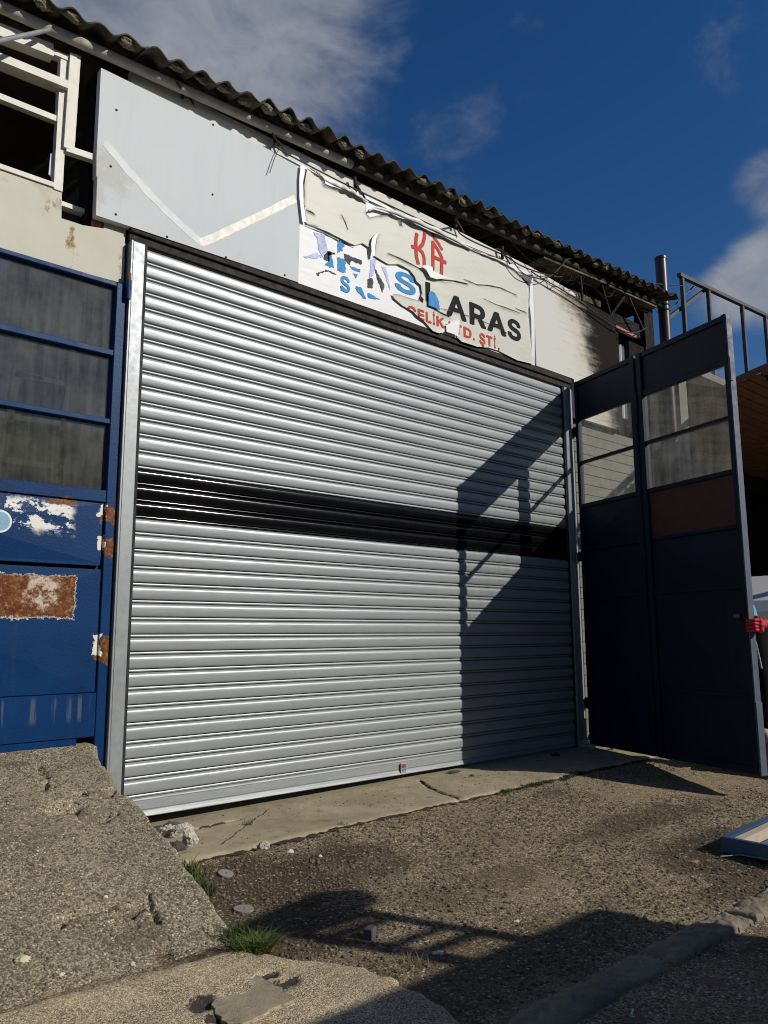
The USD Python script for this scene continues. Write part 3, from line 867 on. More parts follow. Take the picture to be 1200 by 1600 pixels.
# left cream wall, broken along its top edge
wall_px = [(-330, 215), (0, 264), (88, 295), (97, 298), (96, 341), (112, 346), (130, 352), (163, 357), (165, 345), (180, 349), (197, 352), (193, 443), (0, 391), (-330, 300)]
wp = pxpoly([(p[0] if p[0] > -100 else 0, p[1]) for p in wall_px if p[0] > -100], 0.0)
wl = [(-5.0, wp[0][1])] + wp + [(-5.0, wp[-1][1])]
put('wall', slab(wl, 0.0, 0.10), 'cream_wall', wb)
# backing wall behind the boards, side walls, rear wall, floor slab of the attic
put('wall', [box(1.68, 6.75, 0.05, 0.22, 3.70, 4.80)], 'soot', wb)
put('wall', [box(-5.0, 1.90, 0.0, 0.12, -0.3, 0.50)], 'cream_wall', wb)
put('wall', [box(8.62, 8.72, 0.16, 9.0, -0.3, 5.0)], 'neighbour_wall', wb)
put('wall', [box(-5.0, 8.72, 9.0, 9.2, -0.3, 5.6), box(-5.1, -5.0, 0.0, 9.0, -0.3, 5.6)], 'interior', wb)
put('floor', [box(-5.0, 8.62, 0.25, 9.0, -0.3, 0.02)], 'interior', wb)
put('partition', [box(1.98, 2.05, 0.25, 9.0, 0.02, 4.6)], 'interior', wb)
# white strip under the eave
put('eave_strip', slab([(1.90, 4.70), (7.0, 4.70), (7.0, 4.80), (6.2, 4.86), (1.90, 4.90)], -0.012, 0.05), 'white_strip', wb)
# lintel over the shutter: a dark steel channel
put('lintel', [bev(1.93, 6.77, -0.030, 0.05, 3.668, 3.722), bev(1.93, 6.77, -0.048, 0.03, 3.725, 3.80)], 'dark_steel', wb)
put('lintel', [box(1.93, 6.77, 0.03, 0.049, 3.55, 3.668)], 'black_gap', wb)


def roof_mid(x):
    """Height of the roof sheets' middle line at the eave."""
    return 4.935 + (x - 2.0) * 0.0425


# tube under the sheets
put('purlin', tube([(-3.0, -0.08, roof_mid(-3.0) - 0.062), (2, -0.08, roof_mid(2) - 0.062), (3.75, -0.08, roof_mid(3.75) - 0.062)], 0.035, 14), 'tube_paint', wb, smooth=True)
put('purlin', tube([(3.752, -0.08, roof_mid(3.75) - 0.062), (5.0, -0.08, roof_mid(5.0) - 0.064), (6.9, -0.08, roof_mid(6.9) - 0.075)], 0.034, 14), 'tube_brown', wb, smooth=True)
put('purlin', [bar((6.9, -0.07, roof_mid(6.9) - 0.09), (8.7, -0.07, roof_mid(8.7) - 0.09), 0.06, 0.05)], 'charred_wood', wb)
# roof sheets of fibre cement, each a part
PER, AMP = 0.178, 0.027
for k in range(-6, 10):
    x0, x1 = 1.0 + (k - 1) * 0.89 * 1.0, 1.0 + k * 0.89 + 0.03
    if x0 > 8.72:
        continue
    x1 = min(x1, 8.82)
    r = np.random.default_rng(90 + k)
    xs = np.arange(x0, x1 + 1e-6, PER / 14)
    ys = np.concatenate([[0.0, 0.02, 0.06, 0.15, 0.4, 1.2, 3.0, 5.0]])
    lift = 0.004 * (k % 2) + r.normal() * 0.004
    jag = 0.030 * (meshkit.fbm(np.stack([xs * 9, xs * 0, xs * 0], -1), 4, k + 30) - 0.5) * 2 + r.normal() * 0.012
    A = AMP * (1 + 0.1 * r.normal())
    Xg, Yg = np.meshgrid(xs, ys, indexing='ij')
    Yr = -0.238 + jag[:, None] * np.exp(-Yg / 0.06) + Yg
    Zg = roof_mid(Xg) + A * np.cos(2 * np.pi * Xg / PER) + 0.20 * (Yr + 0.238) + lift + 0.006 * (meshkit.fbm(np.stack([Xg * 3, Yr * 3, Xg * 0], -1), 3, 5) - 0.5)
    th = 0.008 + 0.006 * meshkit.fbm(np.stack([xs * 25, xs * 0, xs * 0], -1), 3, 77)[:, None]
    ny = len(ys); n = len(xs) * ny
    top = np.stack([Xg, Yr, Zg + th / 2], -1).reshape(-1, 3)
    bot = np.stack([Xg, Yr, Zg - th / 2], -1).reshape(-1, 3)
    i, j = np.meshgrid(np.arange(len(xs) - 1), np.arange(ny - 1), indexing='ij')
    a = (i * ny + j).ravel()
    ft = np.vstack([np.stack([a, a + ny, a + ny + 1], 1), np.stack([a, a + ny + 1, a + 1], 1)])
    fb = ft[:, ::-1] + n
    e = np.arange(len(xs) - 1) * ny
    fe = np.vstack([np.stack([e, e + n, e + ny + n], 1), np.stack([e, e + ny + n, e + ny], 1)])
    s1 = np.arange(ny - 1); s2 = s1 + (len(xs) - 1) * ny
    fs1 = np.vstack([np.stack([s1, s1 + 1, s1 + 1 + n], 1), np.stack([s1, s1 + 1 + n, s1 + n], 1)])
    fs2 = np.vstack([np.stack([s2, s2 + 1 + n, s2 + 1], 1), np.stack([s2, s2 + n, s2 + 1 + n], 1)])
    put('roof_sheet', (np.vstack([top, bot]), np.vstack([ft, fb, fe, fs1, fs2])), 'fibre_cement', wb, smooth=40)
# lumps of mortar under the crests
k0 = int(math.ceil(0.8 / PER))
for k in range(k0, int(8.7 / PER)):
    r = np.random.default_rng(300 + k)
    if r.random() < 0.35:
        continue
    x = k * PER + r.normal() * 0.012
    m = rock((0, 0, 0), 1.0, 300 + k, (0.050 + 0.02 * r.random(), 0.03, 0.022 + 0.018 * r.random()), 3, 0.5, 0.0)
    m.vertices = m.vertices * (1 + 0.5 * (meshkit.fbm(m.vertices * np.array([45, 60, 60]) + k, 3, k)[:, None] - 0.5))
    m.apply_translation((x + 0.015, -0.195 + 0.03 * r.random(), roof_mid(x) + 0.002 - 0.012 * r.random()))
    put('mortar_lump', m, 'mortar', wb)

# left window: frame members, each a part
def member(name, p0, p1, w, y0, y1, mat='window_paint'):
    a, b = at(*p0, y0), at(*p1, y0)
    d = (b - a)[[0, 2]]; L = np.hypot(*d); d /= L
    nrm = np.array([-d[1], d[0]]) * w / 2
    A, B = a[[0, 2]], b[[0, 2]]
    return put(name, slab([tuple(A + nrm), tuple(B + nrm), tuple(B - nrm), tuple(A - nrm)], y0, y1), mat, wb)


member('window_head', (-60, 22), (84, 78), 0.082, -0.02, 0.06)
member('window_rail', (-60, 17), (108, 91), 0.035, -0.015, 0.045)
member('window_transom', (-60, 64), (107, 132), 0.052, -0.045, 0.05)
member('window_transom', (-60, 126), (91, 186), 0.038, 0.0, 0.045)
member('window_rail', (-60, 238), (86, 289), 0.030, -0.012, 0.05)
member('window_stile', (102, 92), (91, 297), 0.054, -0.008, 0.05)
member('casement_stile', (115, 84), (105, 231), 0.040, -0.030, 0.02)
member('casement_stile', (122, 86), (112, 233), 0.036, -0.026, 0.02)
member('casement_rail', (104, 231), (152, 247), 0.042, -0.028, 0.02)
member('window_sill', (96, 317), (152, 337), 0.030, 0.10, 0.16)
put('window_glass_shard', slab(pxpoly([(76, 272), (79, 240), (84, 240), (82, 278)], 0.02), 0.02, 0.026), 'curtain', wb, label='pale strip leaning in the corner of the open window')
put('broken_brick', bev(*at(147, 345)[[0]], at(164, 345)[0], 0.02, 0.10, at(150, 349)[2], at(150, 340)[2], 0.006), 'chip_red', wb)
# ceiling boards inside, faintly seen
put('ceiling', [box(-5.0, 1.95, 0.2 + 0.9 * k, 0.9 * k + 1.06, 5.0 + 0.18 * k, 5.03 + 0.18 * k) for k in range(9)], 'interior', wb)

# burnt end: soffit boards, brackets, post, small window
put('soffit_board', slab([(6.3, 4.96), (7.45, 5.03), (7.45, 5.05), (6.3, 4.98)], -0.10, 0.55), 'tan_board', wb)
put('soffit_board', slab([(7.5, 5.02), (8.55, 5.06), (8.55, 5.08), (7.5, 5.04)], -0.10, 0.55), 'tan_board', wb)
put('soffit_board', slab([(6.9, 4.80), (7.55, 4.83), (7.55, 4.90), (6.9, 4.87)], 0.05, 0.08), 'tan_board', wb)
put('wall', [box(6.75, 8.55, 0.55, 0.65, 3.3, 5.2)], 'soot', wb)
put('wall', [box(8.05, 8.40, 0.02, 0.20, 3.37, 4.55), box(7.70, 7.80, 0.0, 0.15, 3.37, 4.80)], 'soot', wb)
put('wall', [box(7.80, 8.40, 0.05, 0.20, 4.66, 4.84)], 'charred_wood', wb)
pst = slab(rough_edge(Polygon([(8.42, 3.2), (8.60, 3.2), (8.62, 5.10), (8.40, 5.12)]), 0.006, 0.06, 9), 0.0, 0.14)
put('corner_post', pst, 'charred_wood', wb)
put('bracket', [bar((7.62, -0.02, 4.72), (7.40, -0.06, 5.02), 0.03), bar((7.62, -0.02, 4.72), (7.9, -0.06, 5.05), 0.03)], 'charred_wood', wb)
put('bracket', [bar((8.28, -0.05, 4.72), (7.88, -0.08, 5.10), 0.018)], 'dark_steel', wb)
put('bracket', [bar((7.02, -0.06, 4.72), (6.98, -0.07, 5.02), 0.018), bar((6.8, -0.08, 5.1), (6.98, -0.07, 5.0), 0.018)], 'dark_steel', wb)
put('window_head', [bar((7.72, -0.01, 4.62), (8.15, -0.01, 4.605), 0.04, 0.034)], 'pink_bar', wb)
fold = [(x, 0.10 + 0.018 * math.sin(x * 95)) for x in np.linspace(7.80, 8.05, 60)]
cv = np.array([(x, y, z) for x, y in fold for z in (3.6, 4.5)]); cf = []
for i in range(59):
    cf += [(2 * i, 2 * i + 2, 2 * i + 3), (2 * i, 2 * i + 3, 2 * i + 1)]
put('curtain', (cv, np.array(cf)), 'curtain', wb, smooth=True)
# second, old shutter beyond the hinge (seen through the gate's panes)
for k in range(30):
    z0 = 0.05 + 0.11 * k
    put('old_shutter_slat', bev(6.86, 8.40, 0.02, 0.05, z0 + 0.003, z0 + 0.1085, 0.003), 'old_shutter', wb)

for k in range(14):
    r = np.random.default_rng(950 + k)
    x0 = 5.6 + 2.7 * r.random(); z0 = 4.86 + 0.12 * r.random(); L = 0.15 + 0.5 * r.random()
    t = np.linspace(0, 1, 16)[:, None]
    P = np.array([[x0, -0.09 - 0.05 * r.random(), z0]]) + t * np.array([[L, 0.02, 0.03 * L]]) + np.sin(t * math.pi) * np.array([[0.05 * r.normal(), -0.03, -0.03 - 0.13 * r.random()]]) + 0.012 * np.sin(t * 9 + k) * np.array([[0, 0.5, 1]])
    put('loose_wire', tube(P, 0.0025 + 0.003 * r.random(), 5), 'charred_wood', wb)
# brackets on top of the boards
for (px, py) in ((430, 226), (555, 297), (712, 352), (785, 402), (285, 150)):
    c = at(px, py, -0.05)
    put('bracket', [bar(c + [-0.09, -0.10, 0.0], c + [0.05, 0.03, 0.03], 0.014), bar(c + [0.02, 0.0, 0.05], c + [0.09, -0.02, -0.05], 0.012), bar(c + [-0.02, -0.02, 0.10], c + [0.0, 0.0, -0.02], 0.02)], 'dark_steel', wb)

# ------------------------------------------------------------------ boards over the shutter
bl = pxpoly([(158, 106), (470, 258), (466, 441), (150, 336), (152, 276), (150.5, 275), (151, 243)], PY)
bb = thing('blank_board', 'plain white sign board with a V-shaped tape mark left of the torn sign', 'board')
put('board', slab(bl, PY, PY + 0.06), 'blank_board', bb)
for pts, w0, k in (([(163, 222), (200, 266), (240, 310), (280, 349), (316, 381)], 0.055, 4), ([(313, 380), (350, 364), (405, 338), (462, 310)], 0.056, 6)):
    put('tape_mark', slab(rough_edge(LineString(pxpoly(pts, PY)).buffer(w0 / 2, cap_style=2), 0.002, 0.03, k), PY - 0.0012 - 0.0004 * (k > 4), PY), 'tape_mark' if k > 4 else 'tape_pale', bb)
for (px, py) in ((182, 172), (333, 195), (173, 260), (332, 304), (181, 335), (353, 402), (261, 370), (455, 215), (445, 430)):
    c = at(px, py, PY)
    m = trimesh.creation.cylinder(0.008, 0.006, sections=8)
    m.apply_transform(trimesh.transformations.rotation_matrix(np.pi / 2, (1, 0, 0))); m.apply_translation(c)
    put('rivet', m, 'dark_steel', bb)

sg = thing('torn_sign', 'torn signboard with peeling cream vinyl, red logo, black ARAS and blue letter scraps', 'sign')
sp = pxpoly([(471, 258), (836, 430), (836, 571), (466.5, 442)], PY)
put('board', slab(sp, PY + 0.004, PY + 0.06), 'old_print', sg)
S5 = lambda pts: [(440 + a / 6, 240 + b / 6) for a, b in pts]
S6 = lambda pts: [(600 + a / 4.8, 340 + b / 4.8) for a, b in pts]
VY = PY - 0.009
vin_px = [(480, 263), (475, 290), (474.5, 320), (479, 349), (492, 353), (507, 360), (533, 373), (545, 381), (556, 383), (566, 380), (578, 388), (582, 399), (584, 382), (590, 364), (590, 366), (587, 385), (585, 400), (598, 408), (607, 413), (622, 413), (640, 422), (647, 432), (650, 440), (657, 446), (659, 458), (655, 470), (640, 466), (626, 461), (613, 459), (615, 466), (628, 477), (645, 487), (651, 494), (664, 504), (676, 517), (686, 521), (694, 519), (696, 507), (706, 504), (718, 500), (714, 527), (721, 534), (746, 542), (762, 543), (779, 548), (808, 563), (833, 569), (831, 555), (826, 500), (825, 484), (827, 470), (826, 448), (831, 431), (813, 432), (800, 421), (777, 407), (735, 391), (694, 371), (662, 357), (640, 346), (607, 337), (590, 337), (577, 340), (571, 333), (573, 318), (557, 307), (530, 297), (507, 290), (505, 281), (492, 271)]
vin = Polygon(pxpoly(vin_px, VY)).buffer(0)
vin = max(getattr(vin, 'geoms', [vin]), key=lambda q: q.area)


def lens(pts, w, y):
    """A slit along a line of pixels, widest in its middle."""
    P = np.array(pxpoly(pts, y)); n = len(P)
    ww = w * np.sin(np.pi * (np.arange(n) + 0.35) / (n + 0.3)) / 2
    d = np.gradient(P, axis=0); d /= np.linalg.norm(d, axis=1, keepdims=True)
    nn = np.stack([-d[:, 1], d[:, 0]], 1)
    return Polygon(np.vstack([P + nn * ww[:, None], (P - nn * ww[:, None])[::-1]])).buffer(0)


slits = [lens([(606, 396), (622, 403), (640, 412), (656, 420)], 0.0110, VY), lens([(656, 420), (672, 432), (690, 438), (712, 440), (730, 444)], 0.0200, VY), lens([(726, 437), (745, 445), (762, 446), (782, 450), (806, 461)], 0.0120, VY), lens([(756, 467), (775, 476), (797, 484), (812, 489)], 0.0090, VY), lens([(533, 336), (539, 348), (543, 359)], 0.0110, VY), lens([(624, 344), (626, 352)], 0.0100, VY), lens([(690, 482), (712, 488), (740, 496), (768, 508), (790, 520)], 0.0060, VY), lens([(806, 482), (815, 486), (823, 489)], 0.0100, VY), lens([(479, 329), (484, 331), (489, 334)], 0.0075, VY), lens([(678, 481), (688, 489), (702, 495)], 0.0175, VY)]
vin = vin.difference(unary_union(slits))
vin = max(getattr(vin, 'geoms', [vin]), key=lambda q: q.area)
import shapely


def vinyl_y(x, z, off=0.0):
    """The vinyl lies flat and lifts off towards its torn edges."""
    p = shapely.points(np.asarray(x), np.asarray(z))
    d = shapely.distance(vin.boundary, p)
    n = meshkit.fbm(np.stack([np.asarray(x) * 6, np.asarray(z) * 6, np.zeros_like(np.asarray(x))], -1), 3, 8)
    up = np.clip((np.asarray(z) - 4.25) / 0.4, 0, 1)
    curl = (0.002 + 0.016 * np.clip(n - 0.45, 0, 1) + 0.03 * up * np.clip(n - 0.35, 0, 1)) * np.exp(-d / 0.007)
    wav = 0.005 * (meshkit.fbm(np.stack([np.asarray(x) * 2.5, np.asarray(z) * 5, np.zeros_like(np.asarray(x))], -1), 3, 18) - 0.5)
    return VY - curl + wav - off


def sheet(poly, off, size=0.03):
    out = []
    for p in getattr(poly, 'geoms', [poly]):
        if p.area < 1e-6:
            continue
        v, f = trimesh.creation.triangulate_polygon(p, engine='earcut')
        v3 = np.column_stack([v, np.zeros(len(v))])
        v3, f = trimesh.remesh.subdivide_to_size(v3, f, size, max_iter=14)
        x, z = v3[:, 0], v3[:, 1]
        out.append(trimesh.Trimesh(np.stack([x, vinyl_y(x, z, off), z], 1), f, process=False))
    return trimesh.util.concatenate(out)


put('vinyl', sheet(vin, 0.0), 'vinyl', sg, smooth=True)


def text_poly(text, bold=True):
    m = meshkit.text_mesh(text, 1.0, 0.01, bold)
    tops = m.faces[(m.face_normals[:, 2] > 0.9)]
    return unary_union([Polygon(m.vertices[t][:, :2]).buffer(0.001) for t in tops]).buffer(0.022, join_style=2)


def fit(poly, x0, x1, z0, z1, cap=None):
    """Fits lettering to a box; with cap = (lowest, highest) of the font that matter."""
    a, b, c, d = poly.bounds
    if cap:
        b, d = cap
    return affinity.affine_transform(poly, [(x1 - x0) / (c - a), 0, 0, (z1 - z0) / (d - b), x0 - a * (x1 - x0) / (c - a), z0 - b * (z1 - z0) / (d - b)])


K = (4.7 + VY) / 4.7


def kx_(x):
    return x * K


def kz_(z):
    return 1.12 + (z - 1.12) * K


def letters(name, poly, mat, off=0.004):
    q = poly.intersection(vin.buffer(-0.002))
    if q.area > 1e-6:
        put(name, sheet(q, off, 0.05), mat, sg)


for ch, x0, x1 in (('A', 4.930, 5.199), ('R', 5.243, 5.470), ('A', 5.491, 5.767), ('S', 5.795, 5.998)):
    letters('letter', fit(text_poly(ch), kx_(x0), kx_(x1), kz_(3.998), kz_(4.217)), 'black_print')
for ch, x0, x1, lo, hi in (('Ç', 4.435, 4.545, 3.825, 3.955), ('E', 4.566, 4.645, 3.858, 3.955), ('L', 4.665, 4.735, 3.858, 3.955), ('İ', 4.755, 4.778, 3.858, 3.985), ('K', 4.800, 4.897, 3.858, 3.955), ('L', 4.955, 5.02, 3.846, 3.946), ('T', 5.035, 5.13, 3.846, 3.946), ('D', 5.154, 5.262, 3.846, 3.946), ('.', 5.283, 5.305, 3.846, 3.868), ('Ş', 5.372, 5.455, 3.806, 3.946), ('T', 5.472, 5.556, 3.842, 3.946), ('İ', 5.583, 5.606, 3.842, 3.972), (',', 5.640, 5.665, 3.815, 3.862)):
    letters('letter', fit(text_poly(ch), kx_(x0), kx_(x1), kz_(lo), kz_(hi)), 'red_print')


def stroke(pts, w):
    return LineString(pxpoly(S6(pts), VY)).buffer(w / 2, cap_style=2, join_style=1)


letters('logo_letter', unary_union([stroke([(248, 118), (240, 160), (238, 220), (242, 290), (258, 352)], 0.038), stroke([(306, 98), (303, 150), (290, 200), (262, 232), (244, 236)], 0.036), stroke([(258, 232), (288, 262), (300, 300), (302, 362)], 0.036), stroke([(205, 216), (255, 230)], 0.034)]), 'red_print')
letters('logo_letter', unary_union([stroke([(367, 176), (366, 250), (366, 395)], 0.038), stroke([(360, 178), (400, 235), (438, 310)], 0.036), stroke([(430, 290), (432, 360), (430, 432)], 0.038), stroke([(372, 296), (420, 318), (466, 340)], 0.034), stroke([(358, 112), (372, 148), (405, 190), (438, 245)], 0.030)]), 'red_print')
letters('letter', Polygon(pxpoly(S6([(310, 480), (345, 490), (345, 640), (312, 625)]), VY)), 'black_print')
letters('letter', Polygon(pxpoly(S6([(243, 560), (262, 575), (295, 612), (290, 640), (250, 606)]), VY)), 'black_print')

# scraps of the older print, on the board below
OY = PY + 0.001


def scrap(name, pts, mat, S=S5, off=0.0):
    put(name, slab(rough_edge(Polygon(pxpoly(S(pts), OY)).buffer(0), 0.0035, 0.010, len(pts) * 7 + int(pts[0][0])), OY - off, OY + 0.004), mat, sg)


scrap('letter_scrap', [(300, 738), (400, 750), (440, 925), (385, 965), (350, 900), (335, 800)], 'lilac_print')
scrap('letter_scrap', [(205, 962), (330, 930), (385, 966), (330, 985), (215, 975)], 'lilac_print')
scrap('letter_scrap', [(432, 915), (462, 925), (492, 1072), (400, 1042), (440, 1012)], 'blue_print')
scrap('letter_scrap', [(525, 815), (598, 840), (570, 905), (525, 932)], 'blue_print')
scrap('letter_scrap', [(525, 975), (600, 990), (600, 1118), (525, 1095)], 'blue_print')
scrap('letter_scrap', [(388, 962), (440, 912), (520, 940), (445, 958), (452, 1012), (410, 1000)], 'grey_print')
scrap('letter_scrap', [(585, 935), (755, 1005), (752, 1042), (645, 1000), (640, 1045), (600, 1000)], 'grey_print')
scrap('letter_scrap', [(640, 1050), (740, 1085), (735, 1112), (660, 1085)], 'blue_print')
scrap('letter_scrap', [(670, 1120), (720, 1140), (700, 1165)], 'blue_print')
scrap('letter_scrap', [(838, 1000), (885, 985), (862, 1150), (820, 1160)], 'lilac_print')
scrap('letter_scrap', [(938, 1055), (978, 1058), (1014, 1230), (1022, 1290), (985, 1180)], 'lilac_print')
scrap('letter_scrap', [(860, 1040), (965, 1235), (945, 1300), (905, 1200)], 'grey_print')
scrap('letter_scrap', [(805, 1170), (860, 1170), (858, 1262), (805, 1250)], 'grey_print')
scrap('letter_scrap', [(330, 1125), (375, 1098), (450, 1092), (515, 1125), (500, 1135), (440, 1106), (370, 1112), (345, 1142)], 'grey_print')
scrap('letter_scrap', [(700, 1240), (750, 1255), (795, 1365), (765, 1358), (735, 1310), (700, 1290)], 'blue_print')
scrap('letter_scrap', [(805, 1310), (840, 1315), (925, 1368), (850, 1362), (810, 1345)], 'blue_print')
scrap('letter_scrap', [(555, 1250), (585, 1245), (600, 1268), (575, 1290), (553, 1270)], 'blue_print')
ko = (4.7 + OY) / 4.7
for (a, b, mt) in (((617, 419), (650, 464), 'blue_print'),):
    p0, p1 = at(a[0], b[1], OY), at(b[0], a[1], OY)
    sl = text_poly('S')
    q = [at(617, 416, OY), at(650, 466, OY), at(618, 449, OY)]
    put('letter', slab(fit(sl, q[0][0], q[1][0], q[2][2] - 0.02, q[0][2] - 0.02), OY - 0.001, OY + 0.004), mt, sg)
q0, q1 = at(532, 456, OY), at(547, 438, OY)
put('letter', slab(fit(text_poly('S'), q0[0], q1[0], q0[2] + 0.01, q1[2] + 0.02), OY - 0.001, OY + 0.004), 'blue_print', sg)
put('letter_scrap', slab(rough_edge(Polygon(pxpoly(S6([(338, 553), (375, 556), (385, 570), (415, 630), (420, 695), (395, 680), (335, 655)]), VY - 0.02)).buffer(0), 0.002, 0.01, 3), VY - 0.019, VY - 0.016), 'blue_print', sg)


# rolled-over edges of the vinyl
def roll(pts, r, y, mat='vinyl_back', turn=1.25, width=0.05, name='vinyl_roll'):
    """A strip of vinyl along a line, rolled outwards and down."""
    P = np.array([at(a, b, y) for a, b in pts])
    t = np.linspace(0, 1, 26)
    s = np.r_[0, np.cumsum(np.linalg.norm(np.diff(P, axis=0), axis=1))]; s /= s[-1]
    Q = np.stack([np.interp(t, s, P[:, k]) for k in range(3)], 1)
    a = np.linspace(0, turn * np.pi, 12)
    V = []
    for i, q in enumerate(Q):
        k = 0.25 + 0.75 * math.sin(math.pi * min(max((i + 1.0) / 28, 0), 1)) * (1 + 0.25 * math.sin(i * 1.3))
        R = r * k
        for u in a:
            V.append(q + np.array([0, -R * (1 - math.cos(u)) - 0.004, R * math.sin(u)]))
    m = len(a); F = []
    for i in range(len(Q) - 1):
        for k in range(m - 1):
            b = i * m + k
            F += [(b, b + m, b + m + 1), (b, b + m + 1, b + 1)]
    put(name, (np.array(V), np.array(F)), mat, sg, smooth=True)


roll([(505, 282), (522, 291), (545, 301), (573, 317)], 0.020, VY)
roll([(574, 330), (588, 326), (615, 335), (650, 350), (700, 373), (735, 391)], 0.026, VY)
roll([(484, 264), (505, 279)], 0.010, VY)
roll([(735, 391), (777, 407), (800, 420), (814, 430)], 0.010, VY)
roll([(478, 350), (507, 361), (533, 374), (556, 385)], 0.006, VY)
flap = [(823, 855), (835, 800), (870, 760), (900, 740), (875, 800), (862, 880), (858, 965), (835, 975), (828, 920)]
fm = slab(Polygon(pxpoly(S5(flap), VY)), VY - 0.022, VY - 0.020)
put('vinyl_flap', fm, 'vinyl_back', sg)
put('vinyl_flap', slab(Polygon(pxpoly(S6([(455, 810), (500, 790), (560, 770), (548, 900), (520, 880), (460, 860)]), VY)), VY - 0.016, VY - 0.014), 'vinyl_back', sg)
put('vinyl_flap', slab(Polygon(pxpoly(S6([(265, 372), (300, 362), (345, 378), (352, 412), (420, 440), (470, 462), (380, 470), (330, 455), (300, 400)]), VY)), VY - 0.030, VY - 0.027), 'vinyl_back', sg)
put('vinyl_flap', slab(Polygon(pxpoly(S6([(1015, 432), (1110, 428), (1088, 515), (1060, 480)]), VY)), VY - 0.012, VY - 0.010), 'tear_dark', sg, label='dark torn corner of the vinyl')
put('vinyl_flap', slab(Polygon(pxpoly(S6([(1112, 432), (1090, 520), (1084, 640), (1098, 760), (1112, 1050), (1124, 1090), (1115, 700), (1106, 560)]), VY)), VY - 0.010, VY - 0.008), 'vinyl_back', sg)
put('vinyl_flap', slab(Polygon(pxpoly(S5([(170, 120), (215, 115), (192, 250), (198, 480), (225, 650), (185, 640), (160, 420), (158, 250)]), VY)), VY - 0.012, VY - 0.009), 'vinyl_back', sg)

bp = thing('burnt_board', 'white wall board right of the torn sign, blackened by soot at its far end', 'board')
put('board', slab([(kx_(6.25), 3.785), (6.80, 3.785), (6.80, 3.37), (7.66, 3.37), (7.66, 4.70), (7.3, 4.725), (kx_(6.25), 4.75)], PY + 0.002, PY + 0.04), 'burnt_board', bp)

# ------------------------------------------------------------------ roller shutter
rs = thing('roller_shutter', 'closed grey roller shutter with a black band of three slats across its middle', 'roller shutter')
P0 = 0.1061
prof = [(0.0, 0.007), (0.02, 0.006), (0.034, -0.003), (0.05, -0.0075), (0.085, -0.0090), (0.13, -0.0086), (0.165, -0.0066), (0.178, 0.001), (0.19, 0.006), (0.205, 0.006), (0.218, -0.005), (0.24, -0.0120), (0.29, -0.0158), (0.38, -0.0178), (0.50, -0.0188), (0.64, -0.0192), (0.76, -0.0187), (0.845, -0.0169), (0.90, -0.0139), (0.94, -0.0096), (0.968, -0.0040), (0.985, 0.002), (1.0, 0.007)]


def slat_mesh(z0, seed, x0=2.05, x1=6.605):
    xs = np.linspace(x0, x1, 19)
    n = len(prof)
    V = []
    for i, x in enumerate(xs):
        for (t, y) in prof:
            w = 0.0008 * (meshkit.noise(np.array([x * 1.3 + seed * 3.1, t * 2, seed * 0.7])) - 0.5)
            V.append((x, y + w, z0 + t * P0))
        V += [(x, 0.012, z0 + P0), (x, 0.012, z0)]
    m = n + 2; F = []
    for i in range(len(xs) - 1):
        for k in range(m):
            a, b = i * m + k, i * m + (k + 1) % m
            F += [(a, a + m, b + m), (a, b + m, b)]
    V = np.array(V)
    return trimesh.Trimesh(V, np.array(F), process=False)


for k in range(-18, 16):
    z0 = 2.175 + (k - 1) * P0
    put('slat', slat_mesh(z0, k + 30), 'slat_black' if k in (0, -1, -2) else 'slat_grey', rs, smooth=42, label='black painted slat of the middle band' if k in (0, -1, -2) else None)
zb = 2.175 - 19 * P0
barpts = [(zb, 0.0), (zb - 0.006, -0.012), (zb - 0.014, -0.014), (zb - 0.018, -0.010), (zb - 0.070, -0.012), (zb - 0.074, -0.006), (zb - 0.078, -0.014), (zb - 0.094, -0.018), (zb - 0.108, -0.022), (zb - 0.113, -0.018), (zb - 0.113, 0.015), (zb, 0.015)]
bm = trimesh.creation.extrude_polygon(Polygon([(y, z) for z, y in barpts]), 4.555, engine='earcut')
v = bm.vertices; bm.vertices = np.stack([2.05 + v[:, 2], v[:, 0], v[:, 1]], 1); bm.fix_normals()
put('bottom_bar', bm, 'slat_grey', rs)
rail_l = [bev(1.950, 2.032, -0.055, 0.03, -0.05, 3.664, 0.004), bev(1.936, 1.9485, -0.06, 0.03, -0.05, 3.664, 0.002)]
put('guide_rail', rail_l, 'galvanised', rs)
put('guide_lip', box(2.0335, 2.0495, -0.052, 0.02, -0.03, 3.66), 'black_gap', rs)
put('guide_rail', [bev(6.622, 6.700, -0.050, 0.03, -0.02, 3.664, 0.004), bev(6.702, 6.712, -0.058, 0.03, -0.02, 3.664, 0.002), bev(6.738, 6.764, -0.040, 0.03, 0.30, 3.664, 0.002)], 'galvanised', rs)
put('guide_lip', box(6.607, 6.620, -0.034, 0.02, 0.02, 3.66), 'black_gap', rs)
c = at(630, 1200, -0.02)
lock = put('lock_plate', bev(c[0] - 0.026, c[0] + 0.030, -0.024, -0.008, c[2] - 0.036, c[2] + 0.038, 0.002), 'sticker_grey', rs, label='small printed sticker on the bottom bar')
put('print_mark', box(c[0] - 0.020, c[0] + 0.024, -0.0255, -0.0235, c[2] + 0.002, c[2] + 0.030), 'sticker_red', lock)
put('print_mark', slab([(c[0] - 0.020, c[2] - 0.002), (c[0] + 0.024, c[2] - 0.002), (c[0] + 0.024, c[2] - 0.028), (c[0] + 0.014, c[2] - 0.012), (c[0] + 0.004, c[2] - 0.030), (c[0] - 0.006, c[2] - 0.012), (c[0] - 0.014, c[2] - 0.030)], -0.0255, -0.0235), 'sticker_blue', lock)
put('slot', box(c[0] - 0.036, c[0] - 0.028, -0.020, -0.0075, c[2] - 0.036, c[2] + 0.026), 'black_gap', rs)

